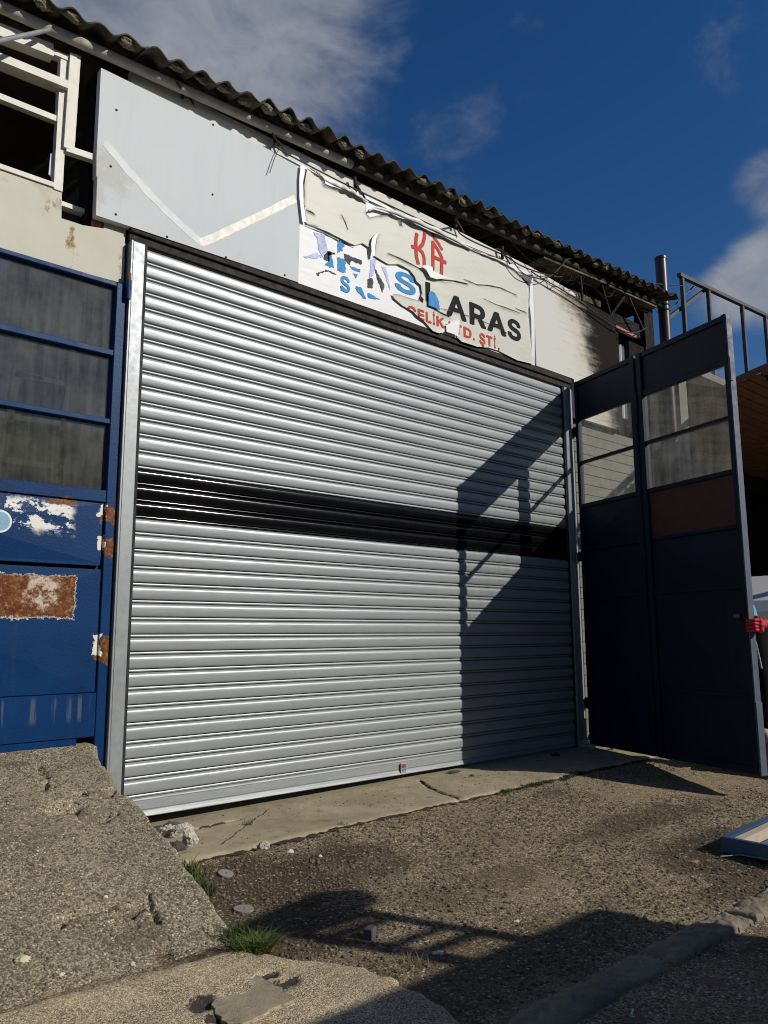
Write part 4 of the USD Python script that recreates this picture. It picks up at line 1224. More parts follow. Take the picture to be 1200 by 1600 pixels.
# ------------------------------------------------------------------ left blue door
DY = -0.012
ld = thing('blue_door', 'blue steel door with three dusty panes, flaked paint and a rusty patch left of the shutter', 'door')


def zrow(px, py):
    return float(at(px, py, DY)[2])


XL, XR = -0.6, 1.865
ZT, ZB = zrow(193, 446), 0.50
z_p = [(zrow(180, 449), zrow(175.4, 548)), (zrow(174.6, 557), zrow(172, 655.7)), (zrow(170.7, 663.6), zrow(166.8, 767))]
put('stile', bev(XR, 1.932, DY - 0.022, 0.03, 0.30, ZT, 0.004), 'door_sheet', ld)
put('stile', bev(XL - 0.07, XL, DY - 0.022, 0.03, 0.30, ZT, 0.004), 'blue_paint', ld)
put('rail', bev(XL, XR, DY - 0.02, 0.03, z_p[0][0], ZT, 0.004), 'blue_paint', ld)
put('rail', bev(XL, XR, DY - 0.02, 0.03, z_p[1][0], z_p[0][1], 0.004), 'blue_paint', ld)
put('rail', bev(XL, XR, DY - 0.02, 0.03, z_p[2][0], z_p[1][1], 0.004), 'blue_paint', ld)
for a, b in z_p:
    put('pane', box(XL, XR, 0.006, 0.010, b, a), 'door_glass', ld)
zs = zrow(150, 884)
CREASE = 0.012


def creased(x0, x1, z0, z1, y, mat, parent, d=CREASE, name='panel'):
    """Sheet steel pressed to a flat pyramid: four faces meeting on the diagonals."""
    c = ((x0 + x1) / 2, y - d, (z0 + z1) / 2)
    V = np.array([(x0, y, z0), (x1, y, z0), (x1, y, z1), (x0, y, z1), c, (x0, y + 0.02, z0), (x1, y + 0.02, z0), (x1, y + 0.02, z1), (x0, y + 0.02, z1)])
    F = np.array([(0, 1, 4), (1, 2, 4), (2, 3, 4), (3, 0, 4), (5, 7, 6), (5, 8, 7), (0, 5, 6), (0, 6, 1), (1, 6, 7), (1, 7, 2), (2, 7, 8), (2, 8, 3), (3, 8, 5), (3, 5, 0)])
    return put(name, (V, F), mat, parent)


put('rail', bev(XL, XR - 0.001, DY - 0.018, 0.03, z_p[2][1] - 0.075, z_p[2][1], 0.003), 'door_sheet', ld)
creased(0.25, XR - 0.012, zs + 0.012, z_p[2][1] - 0.080, DY - 0.004, 'door_sheet', ld)
creased(XL, 0.245, zs + 0.012, z_p[2][1] - 0.080, DY - 0.004, 'door_sheet', ld)
put('edge_strip', bev(1.10, XR - 0.02, DY - 0.02, DY + 0.0, zs - 0.002, zs + 0.018, 0.002), 'door_sheet', ld)
put('seal_gap', box(XL, XR, 0.0, 0.02, zs - 0.03, zs + 0.010), 'black_gap', ld)
creased(0.25, XR + 0.0, 0.80, zs - 0.022, DY - 0.006, 'door_sheet', ld)
creased(XL, 0.245, 0.80, zs - 0.022, DY - 0.006, 'door_sheet', ld)
put('kick_plate', bev(XL, XR, DY - 0.018, 0.02, 0.545, 0.795, 0.003), 'door_sheet', ld)
put('kick_plate', bev(XL, XR - 0.10, DY - 0.010, 0.02, 0.50, 0.5435, 0.003), 'door_sheet', ld)
for zc in (zrow(193, 447) - 0.035,):
    h = put('hinge', trimesh.creation.cylinder(0.016, 0.13, sections=14, transform=trimesh.transformations.translation_matrix((1.930, DY - 0.045, zc))), 'blue_paint' if zc > 2 else 'rust', ld, smooth=40)
    put('pin', trimesh.creation.cylinder(0.012, 0.05, sections=10, transform=trimesh.transformations.translation_matrix((1.932, DY - 0.044, zc + 0.09))), 'rust', h)
# a second frame behind the panes
for (a, b, w) in (((46, 470), (4, 712), 0.045), ((0, 462 + 0), (46, 452), 0.0), ((22, 585), (100, 600), 0.03), ((24, 583), (66, 592), 0.03), ((14, 652), (110, 664), 0.03), ((-6, 716), (100, 732), 0.035), ((128, 455), (86, 740), 0.03)):
    if w:
        A, B = at(*a, 0.16), at(*b, 0.16)
        put('inner_bar', bar(A, B, w, 0.03, up=(0, 1, 0)), 'tan_frame', ld)
put('inner_sheet', box(XL, XR, 0.40, 0.42, 0.5, ZT), 'interior', ld)

# ------------------------------------------------------------------ the open gate on the right (two hinged leaves of one gate)
HINGE = np.array([6.784, -0.005, 0.0])
gate = UsdGeom.Xform.Define(stage, free('/World', 'folding_gate'))
gate.AddTranslateOp().Set(Gf.Vec3d(*HINGE.tolist()))
GA = math.atan2(-0.959, -0.283)
gate.AddRotateZOp().Set(math.degrees(GA))
gp = gate.GetPrim()
tag(gp, 'tall dark blue steel gate standing open, with dusty panes and a red-brown panel', 'gate')
T = 0.022                                               # half thickness; local x along the leaf, local y: minus is the side towards the shutter
SIDE = -1 if np.cross([-0.283, -0.959], [-1, 0]) < 0 else 1


def gbox(u0, u1, z0, z1, t0=-T, t1=T, r=0.003):
    return bev(u0, u1, min(t0, t1), max(t0, t1), z0, z1, r)


rows = [(0.12, 0.62), (0.66, 1.46), (1.50, 1.94), (1.98, 2.40)]
for leaf, (u0, u1) in enumerate(((0.098, 0.985), (1.015, 2.065))):
    w = 0.065 if leaf == 0 else 0.055
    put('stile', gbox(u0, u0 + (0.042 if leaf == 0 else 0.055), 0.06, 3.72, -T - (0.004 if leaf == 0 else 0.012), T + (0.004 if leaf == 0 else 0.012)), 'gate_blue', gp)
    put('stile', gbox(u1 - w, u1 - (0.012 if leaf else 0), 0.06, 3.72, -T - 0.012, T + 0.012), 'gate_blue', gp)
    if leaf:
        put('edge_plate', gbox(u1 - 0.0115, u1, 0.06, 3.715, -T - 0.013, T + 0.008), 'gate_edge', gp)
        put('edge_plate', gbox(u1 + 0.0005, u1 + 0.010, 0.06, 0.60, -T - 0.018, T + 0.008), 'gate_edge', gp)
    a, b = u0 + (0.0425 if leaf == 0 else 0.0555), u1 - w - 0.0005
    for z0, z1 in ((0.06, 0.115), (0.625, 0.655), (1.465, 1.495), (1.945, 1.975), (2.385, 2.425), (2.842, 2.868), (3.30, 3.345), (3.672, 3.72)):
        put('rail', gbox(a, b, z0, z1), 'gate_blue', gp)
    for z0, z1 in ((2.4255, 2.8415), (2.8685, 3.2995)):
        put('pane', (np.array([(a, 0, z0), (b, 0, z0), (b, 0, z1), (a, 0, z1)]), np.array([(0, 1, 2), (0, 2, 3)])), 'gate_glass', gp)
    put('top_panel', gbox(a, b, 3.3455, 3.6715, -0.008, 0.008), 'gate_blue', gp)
    for i, (z0, z1) in enumerate(((0.1155, 0.6245), (0.6555, 1.4645), (1.4955, 1.9445), (1.9755, 2.3845))):
        red = leaf == 1 and i == 3
        d = 0.0 if red or i == 0 else 0.022
        c = ((a + b) / 2, SIDE * (0.008 + d), (z0 + z1) / 2)
        y = SIDE * 0.008
        V = np.array([(a, y, z0), (b, y, z0), (b, y, z1), (a, y, z1), c, (a, -y, z0), (b, -y, z0), (b, -y, z1), (a, -y, z1)])
        F = np.array([(0, 1, 4), (1, 2, 4), (2, 3, 4), (3, 0, 4), (5, 7, 6), (5, 8, 7), (0, 5, 6), (0, 6, 1), (1, 6, 7), (1, 7, 2), (2, 7, 8), (2, 8, 3), (3, 8, 5), (3, 5, 0)])
        if SIDE > 0:
            F = F[:, ::-1]
        put('panel', (V, F), 'red_primer' if red else 'gate_blue', gp, label='red-brown primed sheet panel' if red else None)
for zc in (0.5, 1.85, 3.25):
    put('hinge', trimesh.creation.cylinder(0.014, 0.12, sections=12, transform=trimesh.transformations.translation_matrix((1.0, SIDE * 0.034, zc))), 'gate_blue', gp, smooth=40)
for zc in (0.45, 1.9, 3.2):
    put('hinge', trimesh.creation.cylinder(0.016, 0.13, sections=12, transform=trimesh.transformations.translation_matrix((0.012, SIDE * 0.03, zc))), 'gate_blue', gp, smooth=40)
    put('hinge_strap', gbox(0.0, 0.10, zc - 0.05, zc + 0.05, -0.012, 0.012, 0.002), 'gate_blue', gp)
put('bolt', gbox(1.0, 1.015, 3.05, 3.34, SIDE * 0.036, SIDE * 0.05, 0.002), 'dark_steel', gp)
put('latch', gbox(1.93, 1.99, 1.24, 1.27, SIDE * 0.036, SIDE * 0.046, 0.002), 'gate_edge', gp)
put('stop_tab', gbox(2.068, 2.082, 3.14, 3.34, -0.045, -0.020, 0.002), 'gate_edge', gp)

# ------------------------------------------------------------------ right side: stove pipe, neighbour, railing, canopy
ch = thing('stove_pipe', 'tall dark brown metal stove pipe rising beside the burnt end of the roof', 'chimney pipe')
ct, cb = at(1037, 406, 0.06), at(1037, 520, 0.06)
cxm = (ct[0] + cb[0]) / 2 - 0.02
R = 0.072
put('pipe', trimesh.creation.cylinder(R, ct[2] - 2.0, sections=28, transform=trimesh.transformations.translation_matrix((cxm, 0.06, (ct[2] + 2.0) / 2))), 'pipe_brown', ch, smooth=40)
put('cap_ring', trimesh.creation.annulus(R - 0.004, R + 0.006, 0.03, sections=28, transform=trimesh.transformations.translation_matrix((cxm, 0.06, ct[2] - 0.012))), 'pipe_brown', ch, smooth=40)
for zz in (at(1037, 478, 0.06)[2], at(1037, 486, 0.06)[2]):
    put('joint_band', trimesh.creation.annulus(R - 0.002, R + 0.007, 0.018, sections=28, transform=trimesh.transformations.translation_matrix((cxm, 0.06, zz))), 'dark_steel', ch, smooth=40)

nb = thing('neighbour_building', 'neighbouring low workshop with an open dark front behind the gate', 'building')
put('wall', [box(9.25, 9.45, 0.05, 9.0, -0.3, 4.50)], 'neighbour_wall', nb)
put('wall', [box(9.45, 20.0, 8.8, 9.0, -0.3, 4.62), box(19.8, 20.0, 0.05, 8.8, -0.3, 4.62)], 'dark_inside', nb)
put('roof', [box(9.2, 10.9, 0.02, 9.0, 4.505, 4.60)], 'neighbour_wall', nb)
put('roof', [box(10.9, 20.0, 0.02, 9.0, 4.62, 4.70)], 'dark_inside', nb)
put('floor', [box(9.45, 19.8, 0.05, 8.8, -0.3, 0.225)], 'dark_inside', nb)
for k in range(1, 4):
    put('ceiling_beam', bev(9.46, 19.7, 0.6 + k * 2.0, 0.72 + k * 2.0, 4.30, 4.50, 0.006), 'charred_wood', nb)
cp = thing('canopy', 'rusty brown slatted canopy roof over the neighbouring workshop front', 'canopy')
# slats run along the facade; their left ends step back along a slanting edge
for k in range(72):
    y1 = 3.6 - k * 0.104
    xl = 10.72 + 0.47 * (y1 + 0.05)
    xl = min(xl, 11.0)
    put('slat', bev(max(xl, 8.9), 19.0, y1 - 0.094, y1, 4.555 + 0.012 * (k % 2), 4.585 + 0.012 * (k % 2), 0.004), 'canopy_wood', cp)
put('edge_beam', bar((10.70, 0.0, 4.61), (8.86, -3.9, 4.61), 0.05, 0.07), 'canopy_wood', cp)
for k in range(3):
    y = -0.5 - 1.3 * k
    put('joist', bev(10.9 + 0.47 * y, 19.0, y - 0.03, y + 0.03, 4.49, 4.552, 0.005), 'charred_wood', cp)
put('post', [bev(11.6, 11.7, -3.75, -3.65, 0.0, 4.45, 0.006)], 'rail_steel', cp)
put('post', [bev(16.6, 16.7, -3.75, -3.65, 0.0, 4.45, 0.006)], 'rail_steel', cp)

rl = thing('roof_railing', 'dark steel railing with thin posts standing on the neighbouring flat roof', 'railing')
RY = 0.12
A, B = at(1062, 430, RY), at(1260, 523, RY)
ztop = lambda x: A[2] + (B[2] - A[2]) * (x - A[0]) / (B[0] - A[0])
put('top_rail', bar((A[0] - 0.02, RY, A[2]), (15.0, RY, ztop(15.0)), 0.06, 0.05), 'rail_steel', rl)
for px, py in ((1062, 430), (1103, 450), (1156, 476)):
    p = at(px + 3, py, RY)
    put('post', bev(p[0] - 0.025, p[0] + 0.025, RY - 0.025, RY + 0.025, 4.60, ztop(p[0]) - 0.027, 0.003), 'rail_steel', rl)
for xx in (12.3, 13.4, 14.5):
    put('post', bev(xx - 0.025, xx + 0.025, RY - 0.025, RY + 0.025, 4.60, ztop(xx) - 0.027, 0.003), 'rail_steel', rl)
put('brace', bar(at(1040, 500, RY + 0.06), at(1104, 451, RY + 0.06), 0.045), 'rail_steel', rl)
put('brace', bar(at(1044, 487, RY + 0.08), at(1085, 446, RY + 0.08), 0.014), 'rail_steel', rl)

# raised step beyond the gate
put('step', bev(6.96, 20.0, -1.75, -0.02, -0.3, 0.228, 0.02), 'kerb_stone', kind='structure')

# ------------------------------------------------------------------ white vehicle in the neighbour's opening
vh = thing('white_car', 'white car parked in front of the dark opening, behind the person at the gate', 'car', (9.85, -0.35, 0.228))
side = [(-1.25, 0.72), (-1.32, 1.12), (-1.2, 1.24), (-0.2, 1.28), (0.5, 1.62), (2.2, 1.64), (2.6, 1.25), (2.75, 0.85), (2.72, 0.72)]
low = [(-1.25, 0.70), (2.72, 0.70), (2.70, 0.32), (2.35, 0.25), (-0.9, 0.25), (-1.22, 0.36)]


def loft(pts, w, ins=0.0):
    m = trimesh.creation.extrude_polygon(Polygon(pts), w, engine='earcut')
    v = m.vertices
    y = v[:, 2] - w / 2
    k = 1 - np.clip((v[:, 1] - 1.1) / 0.6, 0, 1) * ins
    m.vertices = np.stack([v[:, 0], y * k, v[:, 1]], 1)
    m.fix_normals()
    return m


body = put('body', loft(side, 1.62, 0.22), 'car_white', vh)
put('sill', loft(low, 1.58), 'car_dark', vh)
put('windscreen', loft([(-0.12, 1.30), (0.46, 1.585), (0.52, 1.585), (0.0, 1.285)], 1.30, 0.22), 'car_dark', vh)
for s in (-1, 1):
    put('side_window', (lambda m: (m.apply_translation((0, s * 0.66, 0)), m)[1])(loft([(0.25, 1.30), (0.62, 1.56), (2.1, 1.57), (2.35, 1.30)], 0.16, 0.0)), 'car_dark', vh)
for xw in (-0.62, 2.0):
    for s in (-1, 1):
        w = trimesh.creation.cylinder(0.30, 0.18, sections=24, transform=trimesh.transformations.rotation_matrix(np.pi / 2, (1, 0, 0)))
        w.apply_translation((xw, s * 0.72, 0.30))
        wh = put('wheel', w, 'tyre', vh, smooth=40)
        rm = trimesh.creation.cylinder(0.19, 0.19, sections=16, transform=trimesh.transformations.rotation_matrix(np.pi / 2, (1, 0, 0)))
        rm.apply_translation((xw, s * 0.722, 0.30))
        put('rim', rm, 'galvanised', wh, smooth=40)

# ------------------------------------------------------------------ the person behind the gate


def body_mesh(bones, edge=0.02, it=8):
    parts = []
    for a, ra, b, rb in bones:
        s1 = m3.Manifold.sphere(ra, 20).translate(tuple(map(float, a)))
        s2 = m3.Manifold.sphere(rb, 20).translate(tuple(map(float, b)))
        parts.append(m3.Manifold.batch_hull([s1, s2]))
    m = m3.Manifold.batch_boolean(parts, m3.OpType.Add).refine_to_length(edge)
    q = m.to_mesh()
    t = trimesh.Trimesh(q.vert_properties[:, :3], q.tri_verts, process=True)
    trimesh.smoothing.filter_taubin(t, iterations=it)
    return t


def local_gate(u, t, z):
    g_ = np.array([-0.283, -0.959]); n_ = np.array([-0.959, 0.283])         # n_: towards the shutter
    p = HINGE[:2] + u * g_ - t * n_ * -1
    return np.array([p[0], p[1], z])


FZ = 0.228
foot = np.array([7.07, -1.63])
toC = (EYE[:2] - foot) / np.linalg.norm(EYE[:2] - foot)
lat = np.array([toC[1], -toC[0]])                        # sideways as the camera sees it
if (RW.T @ np.array([lat[0], lat[1], 0]))[0] < 0:
    lat = -lat                                           # lat: to the right in view


def pp(r, f, z):
    """A point r metres to the right, f towards the camera, z above the step."""
    q = foot + lat * r + toC * f
    return np.array([q[0], q[1], FZ + z])


per = thing('person', 'person in turquoise top, dark trousers and red glove holding the edge of the open gate', 'person', (foot[0], foot[1], FZ))
O = (foot[0], foot[1], FZ)
hipR, hipL = pp(-0.02, 0, 0.90), pp(-0.20, 0, 0.90)
kneeR, kneeL = pp(0.02, 0.03, 0.49), pp(-0.20, 0.03, 0.49)
ankR, ankL = pp(0.01, 0, 0.09), pp(-0.22, 0, 0.09)
neck, head = pp(-0.38, 0.06, 1.40), pp(-0.41, 0.10, 1.58)
shR, shL = pp(-0.21, 0.04, 1.33), pp(-0.56, 0.04, 1.35)
hand = np.array([HINGE[0] - 0.283 * 2.095, HINGE[1] - 0.959 * 2.095, 1.175])
hand = hand + np.array([0.03, 0.02, 0])
wr = hand + np.array([0.09, 0.05, 0.03])
elbR = (wr + np.array([0.21, 0.13, 0.11]))
skin = body_mesh([(neck - [0, 0, .04], 0.055, neck + [0, 0, .08], 0.052), (head - [0, 0, .03], 0.085, head + [0, 0, .05], 0.092), (head + np.append(toC * 0.05, -0.06), 0.055, head + np.append(toC * 0.03, 0.0), 0.07),
                  (head + np.append(toC * 0.10, -0.015), 0.012, head + np.append(toC * 0.09, 0.02), 0.010), (elbR, 0.042, wr, 0.03), (pp(-0.58, 0.05, 1.08), 0.042, pp(-0.52, 0.16, 0.86), 0.03), (ankR, 0.04, pp(0.01, 0, 0.2), 0.045), (ankL, 0.04, pp(-0.22, 0, 0.2), 0.045), (pp(-.36, .05, 1.2), .08, neck, .055), (shR, .05, neck, .05), (shR, .045, elbR, .042), (shL, .05, neck, .05), (shL, .045, pp(-.58, .05, 1.08), .042)])
put('body', skin, 'skin', per, smooth=True, world=O)
top = body_mesh([(pp(-0.11, 0, 0.93), 0.15, pp(-0.36, 0.04, 1.23), 0.155), (shR, 0.075, pp(-.38, .05, 1.34), 0.085), (shL, 0.075, pp(-.38, .05, 1.34), 0.085), (shR, 0.072, elbR, 0.060), (elbR, 0.060, wr + np.array([.01, .005, .0]), 0.046), (shL, 0.072, pp(-.58, .05, 1.08), 0.056), (pp(-.58, .05, 1.08), .056, pp(-.54, .12, .93), .045)])
put('top', top, 'shirt', per, smooth=True, world=O)
tro = body_mesh([(hipR + [0, 0, .03], 0.125, hipL + [0, 0, .03], 0.125), (hipR, 0.115, kneeR, 0.075), (kneeR, 0.075, ankR + [0, 0, .03], 0.060), (hipL, 0.115, kneeL, 0.075), (kneeL, 0.075, ankL + [0, 0, .03], 0.060)])
put('trousers', tro, 'trousers', per, smooth=True, world=O)
put('trouser_stripe', tube([hipR + np.append(toC * 0.105 - lat * 0.0, -0.0), kneeR + np.append(toC * 0.075, 0.10)], 0.011, 8), 'stripe_grey', per, world=O)
for q in (ankR, ankL):
    put('shoe', body_mesh([(q + np.append(-toC * 0.05, -0.04), 0.045, q + np.append(toC * 0.12, -0.05), 0.04)], 0.015), 'shoe', per, smooth=True, world=O)
hr = body_mesh([(head + np.append(-toC * 0.03, 0.02), 0.095, head + np.append(-toC * 0.02, 0.07), 0.088), (head + np.append(toC * 0.03, 0.09), .06, head + np.append(-toC * 0.03, .07), .07)])
put('hair', hr, 'hair', per, smooth=True, world=O)
for s in (-1, 1):
    e = head + np.append(toC * 0.088 + lat * s * 0.033, 0.012)
    put('eye', trimesh.creation.icosphere(subdivisions=2, radius=0.012).apply_translation(e), 'cable_black', per, world=O)
    put('ear', trimesh.creation.icosphere(subdivisions=2, radius=0.024).apply_transform(np.diag([0.6, 0.6, 1.2, 1])).apply_translation(head + np.append(lat * s * 0.092, 0.0)), 'skin', per, world=O)
# gloved hand: palm behind the edge, four fingers round it, thumb on the near side
gdir = np.array([-0.283, -0.959, 0.0]); gn = np.array([-0.959, 0.283, 0.0])
edge = np.array([HINGE[0], HINGE[1], 0]) + gdir * 2.08
palm = edge + gdir * 0.030 - gn * 0.030 + [0, 0, 1.18]
bones = [(palm + [0, 0, 0.035], 0.026, palm - [0, 0, 0.035], 0.026), (palm - gn * 0.05 + [0, 0, 0.02], 0.030, palm, 0.030), (wr, 0.034, palm - gn * 0.03, 0.030)]
for i, (dz, L) in enumerate(((0.040, 0.92), (0.014, 1.0), (-0.012, 0.95), (-0.036, 0.8))):
    a = palm + [0, 0, dz]
    b = edge + gdir * 0.030 + gn * 0.030 * L + [0, 0, 1.18 + dz]
    c_ = edge + gdir * 0.002 + gn * 0.052 * L + [0, 0, 1.178 + dz]
    d_ = edge - gdir * 0.024 * L + gn * 0.050 + [0, 0, 1.175 + dz]
    bones += [(a, 0.014, b, 0.0125), (b, 0.0125, c_, 0.0115), (c_, 0.0115, d_, 0.010)]
bones += [(palm + [0, 0, 0.03], 0.016, palm - gn * 0.01 - gdir * 0.03 + [0, 0, 0.062], 0.013), (palm - gn * 0.01 - gdir * 0.03 + [0, 0, 0.062], 0.013, palm - gn * 0.005 - gdir * 0.065 + [0, 0, 0.066], 0.011)]
put('glove', body_mesh(bones, 0.006, 4), 'glove_red', per, smooth=True, world=O)

# ------------------------------------------------------------------ tray and small things on the ground
tr = thing('metal_tray', 'shallow blue metal tray frame lying on the gravel at the right edge', 'tray')
q1, q2 = on_ground(1126, 1312), on_ground(1200, 1276)
tz = yz(4.9, -2.3)
c0 = np.array([4.87, -2.29]); ax = np.array([0.985, 0.17]); ay = np.array([0.55, -0.835]); ay = np.array([0.17, -0.985])
ax = (on_ground(1200, 1276, c=0.08)[:2] - on_ground(1127, 1309, c=0.08)[:2]); c0 = on_ground(1127, 1309, c=0.08)[:2]; ax /= np.linalg.norm(ax)
ay = (on_ground(1200, 1327, c=0.08)[:2] - c0); ay /= np.linalg.norm(ay)
hgt = 0.075


def tp(a, b, z):
    q = c0 + ax * a + ay * b
    return (q[0], q[1], tz + z)


LA, LB = 1.3, 0.95
put('side', bar(tp(0, 0, 0.04), tp(LA, 0, 0.04), 0.012, hgt), 'tray_blue', tr)
put('side', bar(tp(0, 0, 0.04), tp(0, LB, 0.04), 0.012, hgt), 'tray_blue', tr)
put('side', bar(tp(LA, 0, 0.04), tp(LA, LB, 0.04), 0.012, hgt), 'tray_blue', tr)
put('side', bar(tp(0, LB, 0.04), tp(LA, LB, 0.04), 0.012, hgt), 'tray_blue', tr)
put('rim', bar(tp(0.0, 0.02, 0.080), tp(LA, 0.02, 0.080), 0.045, 0.006), 'tray_blue', tr)
put('rim', bar(tp(0.012, 0.04, 0.081), tp(0.012, LB, 0.081), 0.03, 0.006), 'tray_blue', tr)
put('base', (np.array([tp(0.006, 0.006, 0.012), tp(LA - .006, 0.006, 0.012), tp(LA - .006, LB - .006, 0.012), tp(.006, LB - .006, 0.012)]), np.array([(0, 1, 2), (0, 2, 3)])), 'tray_blue', tr)
put('liner', bar(tp(0.05, 0.075, 0.045), tp(LA - .02, 0.075, 0.045), 0.05, 0.06), 'tray_wood', tr)
put('wire', tube([tp(-0.12, 0.04, 0.005), tp(-0.03, 0.12, 0.012), tp(0.0, 0.3, 0.01), tp(-0.02, 0.7, 0.012), tp(0.0, 1.1, 0.012)], 0.004, 6), 'galvanised', tr)

blk = on_ground(578, 1462)
bz = yz(blk[0], blk[1])
b = bev(-0.028, 0.028, -0.02, 0.02, 0, 0.045, 0.004)
b.apply_transform(trimesh.transformations.rotation_matrix(0.5, (0, 0, 1))); b.apply_translation((blk[0], blk[1], bz - 0.003))
put('stone_block', b, 'block_dark', label='small dark square block standing in the railing shadow on the ground', cat='block')


def disc(px, py, r, label, tilt):
    c = on_ground(px, py); z = yz(c[0], c[1]) + 0.006
    m = trimesh.creation.annulus(r * 0.16, r, 0.008, sections=28)
    m.apply_transform(trimesh.transformations.rotation_matrix(tilt, (1, 0.4, 0))); m.apply_translation((c[0], c[1], z))
    put('grinding_disc', m, 'disc_grey', smooth=40, label=label, cat='disc')


disc(381, 1413, 0.045, 'worn round grinding disc with a centre hole, nearest the grass tuft', 0.05)
disc(353, 1360, 0.040, 'half buried pale grinding disc near the white rubble', 0.25)

for i, (px, py, r, mat, sq, label) in enumerate((
        (246, 1302, 0.05, 'rubble_dark', (1.3, 1, .7), 'dark broken stone wedged between ramp and shutter'),
        (262, 1302, 0.055, 'rubble_white', (1.2, .9, .7), 'white broken concrete lump beside the dark stone at the ramp'),
        (284, 1306, 0.055, 'rubble_white', (1.2, .8, .9), 'large white crumbling concrete lump at the corner of the apron'),
        (296, 1322, 0.055, 'rubble_white', (.7, .8, 1.3), 'upright white crumbling concrete lump above the grass by the ramp'),
        (278, 1330, 0.045, 'rubble_dark', (1, .8, .8), 'black hollow stone under the white rubble at the ramp'),
        (270, 1290, 0.04, 'rubble_dark', (1.4, .9, .6), 'dark stone lying behind the white rubble'),
        (413, 1323, 0.030, 'rubble_white', (1.1, .9, .8), 'grey angular stone on the edge of the apron'),
        (454, 1330, 0.018, 'pale_stone', (1.2, .9, .6), 'small white pebble right of the angular stone'),
        (500, 1336, 0.012, 'pale_stone', (1.2, .9, .6), 'tiny white pebble farthest right along the apron edge'),
        (903, 1171, 0.07, 'rubble_white', (1.2, .9, .7), 'biggest grey rubble lump at the foot of the right guide rail'),
        (925, 1178, 0.045, 'rubble_white', (1.1, .9, .7), 'grey rubble lump second from the guide rail'),
        (940, 1172, 0.05, 'rubble_white', (1.0, .8, .7), 'rubble lump against the bottom of the gate'),
        (958, 1180, 0.03, 'rubble_white', (1.2, .9, .6), 'small rubble lump in the gate shadow right of the others'),
        (708, 1211, 0.05, 'rubble_dark', (1.5, .7, .25), 'flat dark patch of dirt clod on the apron below the shutter'),
        (738, 1218, 0.018, 'rubble_dark', (1.2, .9, .6), 'small dark clod right of the flat one on the apron'),
        (868, 1187, 0.04, 'rubble_dark', (1.5, .8, .5), 'dark rag-like clod in the shadow near the gate'),
        (1086, 1347, 0.03, 'chip_red', (1.5, .8, .25), 'flat reddish chip of tile in front of the metal tray'),
        (1118, 1362, 0.022, 'rubble_dark', (1.4, .8, .5), 'dark stone beside the reddish chip in front of the tray'),
        (683, 1488, 0.02, 'pale_stone', (1.3, .9, .3), 'flat pale pebble inside the railing shadow'),
        (807, 1438, 0.012, 'pale_stone', (1.3, .9, .4), 'white pebble just above the edge of the big shadow'),
        (1086, 1213, 0.018, 'pale_stone', (.6, 1.6, .4), 'white sliver of plaster on the gravel below the gate'),
        (35, 1500, 0.026, 'yellow_stone', (1.1, .9, .5), 'largest yellowish stone bedded near the left border in the ramp'),
        (190, 1538, 0.018, 'yellow_stone', (1, .7, .5), 'oblong yellowish stone bedded at the foot in the ramp'),
        (164, 1403, 0.013, 'yellow_stone', (1, .8, .5), 'small yellow stone bedded on a broken rim in the ramp'),
        (207, 1505, 0.012, 'yellow_stone', (.9, 1, .5), 'small pale stone bedded right of the oblong one in the ramp'),
        (95, 1523, 0.012, 'yellow_stone', (1, .8, .5), 'small pale stone bedded between the two larger ones in the ramp'))):
    c = on_ground(px, py)
    if label.endswith('ramp') and 'in the' in label:
        c = on_ground(px, py, s=0.34, c=0.51)
        put('loose_stone', rock((c[0], c[1], float(ramp_z(np.array([[c[0]]]), np.array([[c[1]]]))[0, 0]) + r * 0.1), r, 500 + i, sq, 3, 0.35, 0.2), mat, smooth=20, label=label, cat='stone')
        continue
    if c[1] > -0.78:
        z = float(apron_z(np.array([[c[0]]]), np.array([[c[1]]]))[0, 0])
        if c[1] > -0.02:
            c[1] = -0.03
    else:
        z = yz(c[0], c[1])
    put('loose_stone', rock((c[0], c[1], z + r * sq[2] * 0.35), r, 500 + i, sq, 4 if 'rubble' in mat else 3, 0.42, 0.22 if 'rubble' in mat else 0.12), mat, smooth=20, label=label, cat='stone')

for i, (px, py, rz, label) in enumerate(((966, 1573, 2.2, 'cigarette end lying nearer the kerb stones'), (988, 1585, 0.4, 'cigarette end lying flat beside the red tile'))):
    c = on_ground(px, py, s=0.0, c=-0.165)
    t = thing('cigarette_end', label, 'cigarette end', (c[0], c[1], -0.158), rz=rz)
    put('paper', trimesh.creation.cylinder(0.004, 0.022, sections=10, transform=trimesh.transformations.translation_matrix((0.011, 0, 0)) @ trimesh.transformations.rotation_matrix(np.pi / 2, (0, 1, 0))), 'cig_white', t, smooth=40)
    put('filter', trimesh.creation.cylinder(0.0042, 0.02, sections=10, transform=trimesh.transformations.translation_matrix((-0.0105, 0, 0)) @ trimesh.transformations.rotation_matrix(np.pi / 2, (0, 1, 0))), 'cig_white', t, smooth=40)


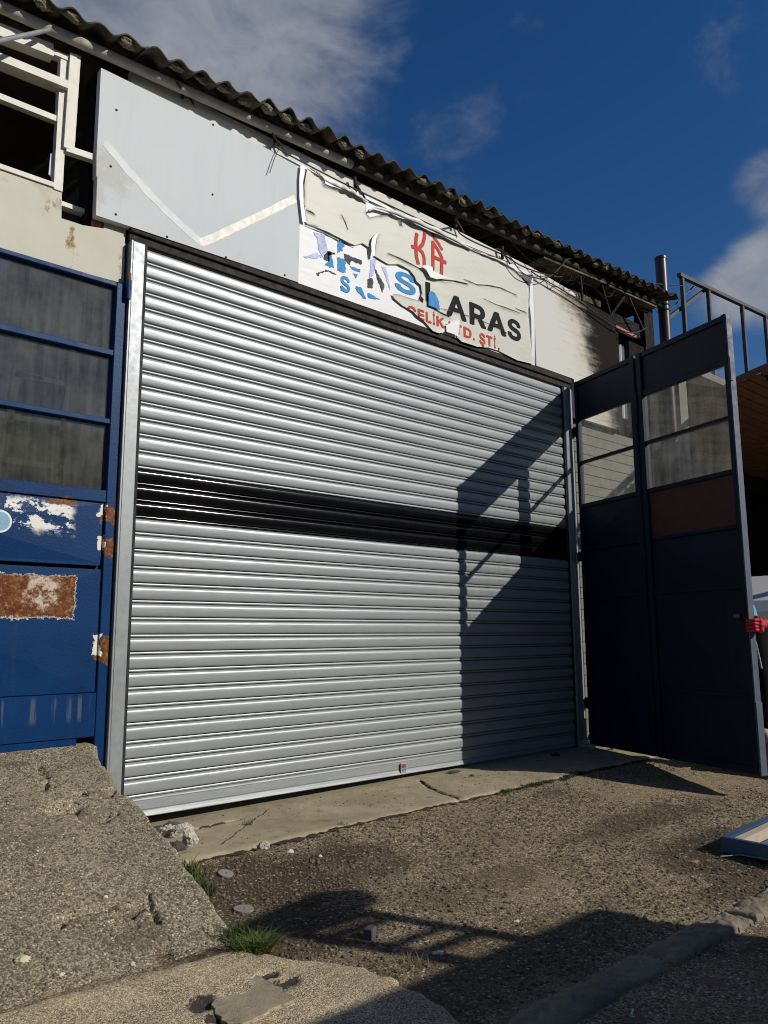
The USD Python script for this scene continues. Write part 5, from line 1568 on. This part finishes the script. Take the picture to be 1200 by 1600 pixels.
# scattered gravel on the yard and bedded in the ramp
def scatter(n, where, zf, rmin, rmax, seed, sink=0.3):
    r = np.random.default_rng(seed)
    base = trimesh.creation.icosphere(subdivisions=1)
    bv, bf = base.vertices, base.faces
    P = where(r, n)
    Z = zf(P[:, :1], P[:, 1:2])[:, 0]
    R = rmin * (rmax / rmin) ** (r.random(len(P)) ** 2.2)
    V, F = [], []
    ang = r.random(len(P)) * 6.28
    sq = 0.6 + 0.7 * r.random((len(P), 3)) * np.array([1, 1, 0.45]); sq[:, 2] = 0.45 + 0.35 * r.random(len(P))
    jit = 1 + 0.32 * (r.random((len(P), len(bv), 1)) - 0.5)
    v = bv[None] * jit * sq[:, None, :] * R[:, None, None]
    ca, sa = np.cos(ang)[:, None], np.sin(ang)[:, None]
    x, y = v[..., 0] * ca - v[..., 1] * sa, v[..., 0] * sa + v[..., 1] * ca
    v = np.stack([x + P[:, :1], y + P[:, 1:2], v[..., 2] + (Z + R * sq[:, 2] * sink)[:, None]], -1).reshape(-1, 3)
    f = (bf[None] + (np.arange(len(P)) * len(bv))[:, None, None]).reshape(-1, 3)
    return v, f


def pebble_mat(name, stops):
    g = Graph()
    r = g.add('geometry', 'random_per_island')
    col = g.ramp(r, stops)
    col = g.add('mix', 'color', mix_type='multiply', fac=0.5, color1=col, color2=g.ramp(g.noise(150, 3), [(0.3, (0.6,) * 3), (0.7, (1.15,) * 3)]))
    MAT[name] = g.done(name, g.add('principled_bsdf', 'BSDF', base_color=col, roughness=0.9, specular_ior_level=0.25))


pebble_mat('pebbles', [(0.0, (0.14, 0.112, 0.078)), (0.35, (0.25, 0.205, 0.145)), (0.7, (0.36, 0.30, 0.215)), (0.93, (0.50, 0.44, 0.34)), (1.0, (0.66, 0.62, 0.52))])
pebble_mat('ramp_pebbles', [(0.0, (0.15, 0.125, 0.085)), (0.4, (0.26, 0.22, 0.152)), (0.8, (0.37, 0.32, 0.225)), (0.95, (0.50, 0.44, 0.31)), (1.0, (0.64, 0.58, 0.42))])


def w_yard(r, n):
    P = np.stack([1.75 + r.random(n) * 5.2, -2.82 + r.random(n) * 2.0], 1)
    d = meshkit.fbm(np.stack([P[:, 0] * 1.5, P[:, 1] * 1.5, P[:, 0] * 0], -1), 3, 33)
    return P[d + 0.25 * r.random(n) > 0.50]


def w_ramp(r, n):
    P = np.stack([0.5 + r.random(n) * 1.4, -1.78 + r.random(n) * 1.75], 1)
    return P[P[:, 0] < ramp_edge(P[:, 1]) - 0.02]


put('gravel', scatter(30000, w_yard, yard_z, 0.0024, 0.0105, 61), 'pebbles', label='loose gravel and grit lying over the yard', cat='gravel', kind='stuff')
put('ramp_gravel', scatter(11000, w_ramp, ramp_z, 0.0030, 0.0105, 62, -0.35), 'ramp_pebbles', label='pebbles bedded in the worn concrete of the ramp', cat='gravel', kind='stuff')


def w_apron(r, n):
    P = np.stack([2.2 + r.random(n) * 4.8, -0.77 + 0.74 * r.random(n) ** 0.8], 1)
    d = meshkit.fbm(np.stack([P[:, 0] * 2.2, P[:, 1] * 2.2, P[:, 0] * 0], -1), 3, 35)
    return P[d + 0.3 * r.random(n) > 0.62]


put('apron_grit', scatter(1300, w_apron, apron_z, 0.002, 0.008, 63, 0.1), 'ramp_pebbles', label='grit and crumbs scattered over the concrete apron', cat='grit', kind='stuff')


# grass
def blades(n, c, spread, h, seed, lean=0.5, w=0.003, zf=None):
    r = np.random.default_rng(seed)
    V, F = [], []
    for k in range(n):
        a = r.random() * 6.283
        p = np.array([c[0], c[1]]) + r.normal(size=2) * np.array(spread)
        z = zf(p[0], p[1]) if zf else c[2]
        L = h * (0.5 + 0.7 * r.random())
        d = np.array([math.cos(a), math.sin(a)]) * lean * L * (0.4 + r.random())
        s = np.array([-math.sin(a), math.cos(a)]) * w * (0.7 + 0.6 * r.random())
        i = len(V)
        for t in (0.0, 0.35, 0.7):
            q = p + d * t * t
            zz = z - 0.006 + L * (t - 0.25 * t * t)
            ww = s * (1 - 0.5 * t)
            V += [(q[0] - ww[0], q[1] - ww[1], zz), (q[0] + ww[0], q[1] + ww[1], zz)]
        V.append((p[0] + d[0], p[1] + d[1], z + L * 0.72))
        F += [(i, i + 1, i + 3), (i, i + 3, i + 2), (i + 2, i + 3, i + 5), (i + 2, i + 5, i + 4), (i + 4, i + 5, i + 6)]
    return np.array(V), np.array(F)


GZ = lambda x, y: yz(x, y)
for i, (px, py, n, sp_, h, lean, mat, label) in enumerate((
        (402, 1484, 260, (0.034, 0.022), 0.085, 1.4, 'grass_green', 'bright tuft of grass at the foot of the ramp'),
        (366, 1468, 80, (0.03, 0.03), 0.09, 0.6, 'weed_green', 'small weed against the lower edge of the ramp left of the tuft'),
        (300, 1362, 130, (0.022, 0.05), 0.09, 0.6, 'grass_green', 'grass growing along the ramp edge below the white rubble'),
        (318, 1384, 110, (0.02, 0.04), 0.07, 0.6, 'weed_green', 'short grass lower along the ramp edge'),
        (388, 1290, 26, (0.012, 0.012), 0.05, 0.5, 'weed_green', 'tiny weed sprig in the apron near the shutter'),
        (536, 1294, 24, (0.02, 0.008), 0.03, 0.7, 'weed_green', 'tiny weed sprig on the apron edge'),
        (606, 1530, 60, (0.03, 0.015), 0.035, 0.9, 'grass_dry', 'patch of yellowing grass by the front slab'),
        (640, 1505, 60, (0.03, 0.02), 0.05, 1.2, 'grass_dry', 'dry brown weed stalks in the railing shadow'))):
    c = on_ground(px, py)
    zf = GZ if c[1] < -0.80 else (lambda x, y: float(apron_z(np.array([[x]]), np.array([[y]]))[0, 0]))
    put('grass_tuft', blades(n, c, sp_, h, 700 + i, lean, 0.003 if h > 0.06 else 0.002, zf), mat, label=label, cat='grass tuft')
V, F = [], []
r = np.random.default_rng(801)
for k in range(46):
    x = 4.45 + 1.15 * r.random() ** 0.8; y = -0.80 + r.normal() * 0.018
    v, f = blades(22, (x, y, 0), (0.018, 0.010), 0.030, 810 + k, 0.9, 0.0035, GZ)
    F.append(f + sum(map(len, V))); V.append(v)
put('edge_weeds', (np.vstack(V), np.vstack(F)), 'weed_green', label='low weeds along the joint between apron and gravel', cat='weeds', kind='stuff')

# cables along the top of the boards
for i, (pts, y, r_, label) in enumerate((
        ([(830, 424), (865, 445), (905, 470), (952, 505), (985, 520), (1010, 512)], -0.10, 0.006, 'thin black cable sagging along the top of the burnt board'),
        ([(715, 358), (745, 380), (790, 400), (812, 414), (850, 428), (880, 432)], -0.11, 0.007, 'black cable looping off the wall bracket above ARAS'),
        ([(775, 388), (800, 405), (815, 425), (840, 435), (862, 430), (880, 412), (893, 405)], -0.13, 0.005, 'loose black cable knotted above the right corner of the sign'),
        ([(430, 228), (470, 252), (540, 288), (590, 312), (660, 345), (712, 368)], -0.085, 0.006, 'black cable running along the top of the torn sign'),
        ([(560, 300), (600, 318), (640, 340), (690, 366), (740, 388), (800, 412)], -0.09, 0.004, 'thin black cable below the first along the torn sign'),
        ([(437, 232), (430, 245), (424, 262), (421, 270)], -0.08, 0.003, 'loose wire end hanging over the blank board'),
        ([(990, 442), (1030, 444), (1060, 446), (1066, 447)], 0.02, 0.006, 'thin wire strung from the roof end to the railing'),
        ([(840, 430), (870, 452), (915, 478), (952, 500), (958, 515)], -0.09, 0.004, 'second thin cable lying on the burnt board'))):
    P = np.array([at(a, b, y) for a, b in pts])
    t = np.linspace(0, 1, 40); s = np.linspace(0, 1, len(P))
    from scipy.interpolate import CubicSpline
    Q = CubicSpline(s, P)(t)
    put('cable', tube(Q, r_, 6), 'cable_black', smooth=True, label=label, cat='cable')

# awning stay at the left window
put('awning_stay', tube([at(-40, 72, -0.42), at(76, 47, -0.10)], 0.014, 10), 'galvanised', smooth=True, label='grey metal stay bar slanting out from the upper left window', cat='stay bar')

# ------------------------------------------------------------------ across the yard, out of the picture: a flat-roofed shed with a ladder frame; they cast the shadows on the ground
sh = thing('shed', 'low flat-roofed rendered shed across the yard', 'building')
put('wall', [box(0.2, 5.44, -8.8, -6.22, -0.3, 2.26)], 'brick_shed', sh)
put('roof', [bev(0.12, 5.49, -8.88, -6.2, 2.265, 2.375, 0.01)], 'neighbour_wall', sh)
put('door', [bev(1.0, 1.9, -6.22, -6.185, -0.17, 1.85, 0.006)], 'blue_paint', sh)
put('window', [bev(2.6, 3.8, -6.22, -6.185, 0.9, 1.8, 0.006)], 'car_dark', sh)
lf = thing('ladder_frame', 'steel ladder frame with a capped top standing on the shed roof', 'ladder')
SX, SZ = -1.065, -1.197


def fr(x, z, y=-6.24):
    return (x + SX, y, z + SZ)


put('stile', [bar(fr(5.70, 3.57), fr(5.70, 4.10), 0.10, 0.05)], 'annex_steel', lf)
put('stile', [bar(fr(6.04, 3.57), fr(6.08, 4.10), 0.085, 0.05)], 'annex_steel', lf)
for z in (4.02, 3.945, 3.79, 3.70):
    put('rung', bar(fr(5.74, z), fr(6.03, z), 0.03, 0.035), 'annex_steel', lf)
put('cap', [slab([(a + SX, b + SZ) for a, b in ((5.60, 4.06), (6.22, 4.09), (6.36, 4.13), (6.38, 4.19), (6.27, 4.25), (6.0, 4.22), (5.62, 4.15))], -6.30, -6.2)], 'annex_steel', lf)
# the rows of workshops that close the yard behind and beside the photographer
for x0, x1, y0, y1, h, label in ((-14.0, 26.0, -24.0, -14.5, 6.0, 'long workshop row closing the far side of the yard'), (-16.0, -5.2, -13.0, -4.2, 7.5, 'taller workshop standing at the left of the yard')):
    ow = thing('opposite_workshop', label, 'building')
    put('wall', [box(x0, x1, y0, y1, -0.3, h)], 'row_wall', ow)
    put('roof', [bev(x0 - 0.2, x1 + 0.2, y0 - 0.2, y1 + 0.2, h + 0.005, h + 0.15, 0.01)], 'row_roof', ow)
    for k in range(int((x1 - x0) // 5)):
        a = x0 + 1.0 + 5 * k
        put('shutter_door', [bev(a, a + 3.4, y1 + 0.002, y1 + 0.06, -0.2, 3.4, 0.01)], 'row_door', ow)
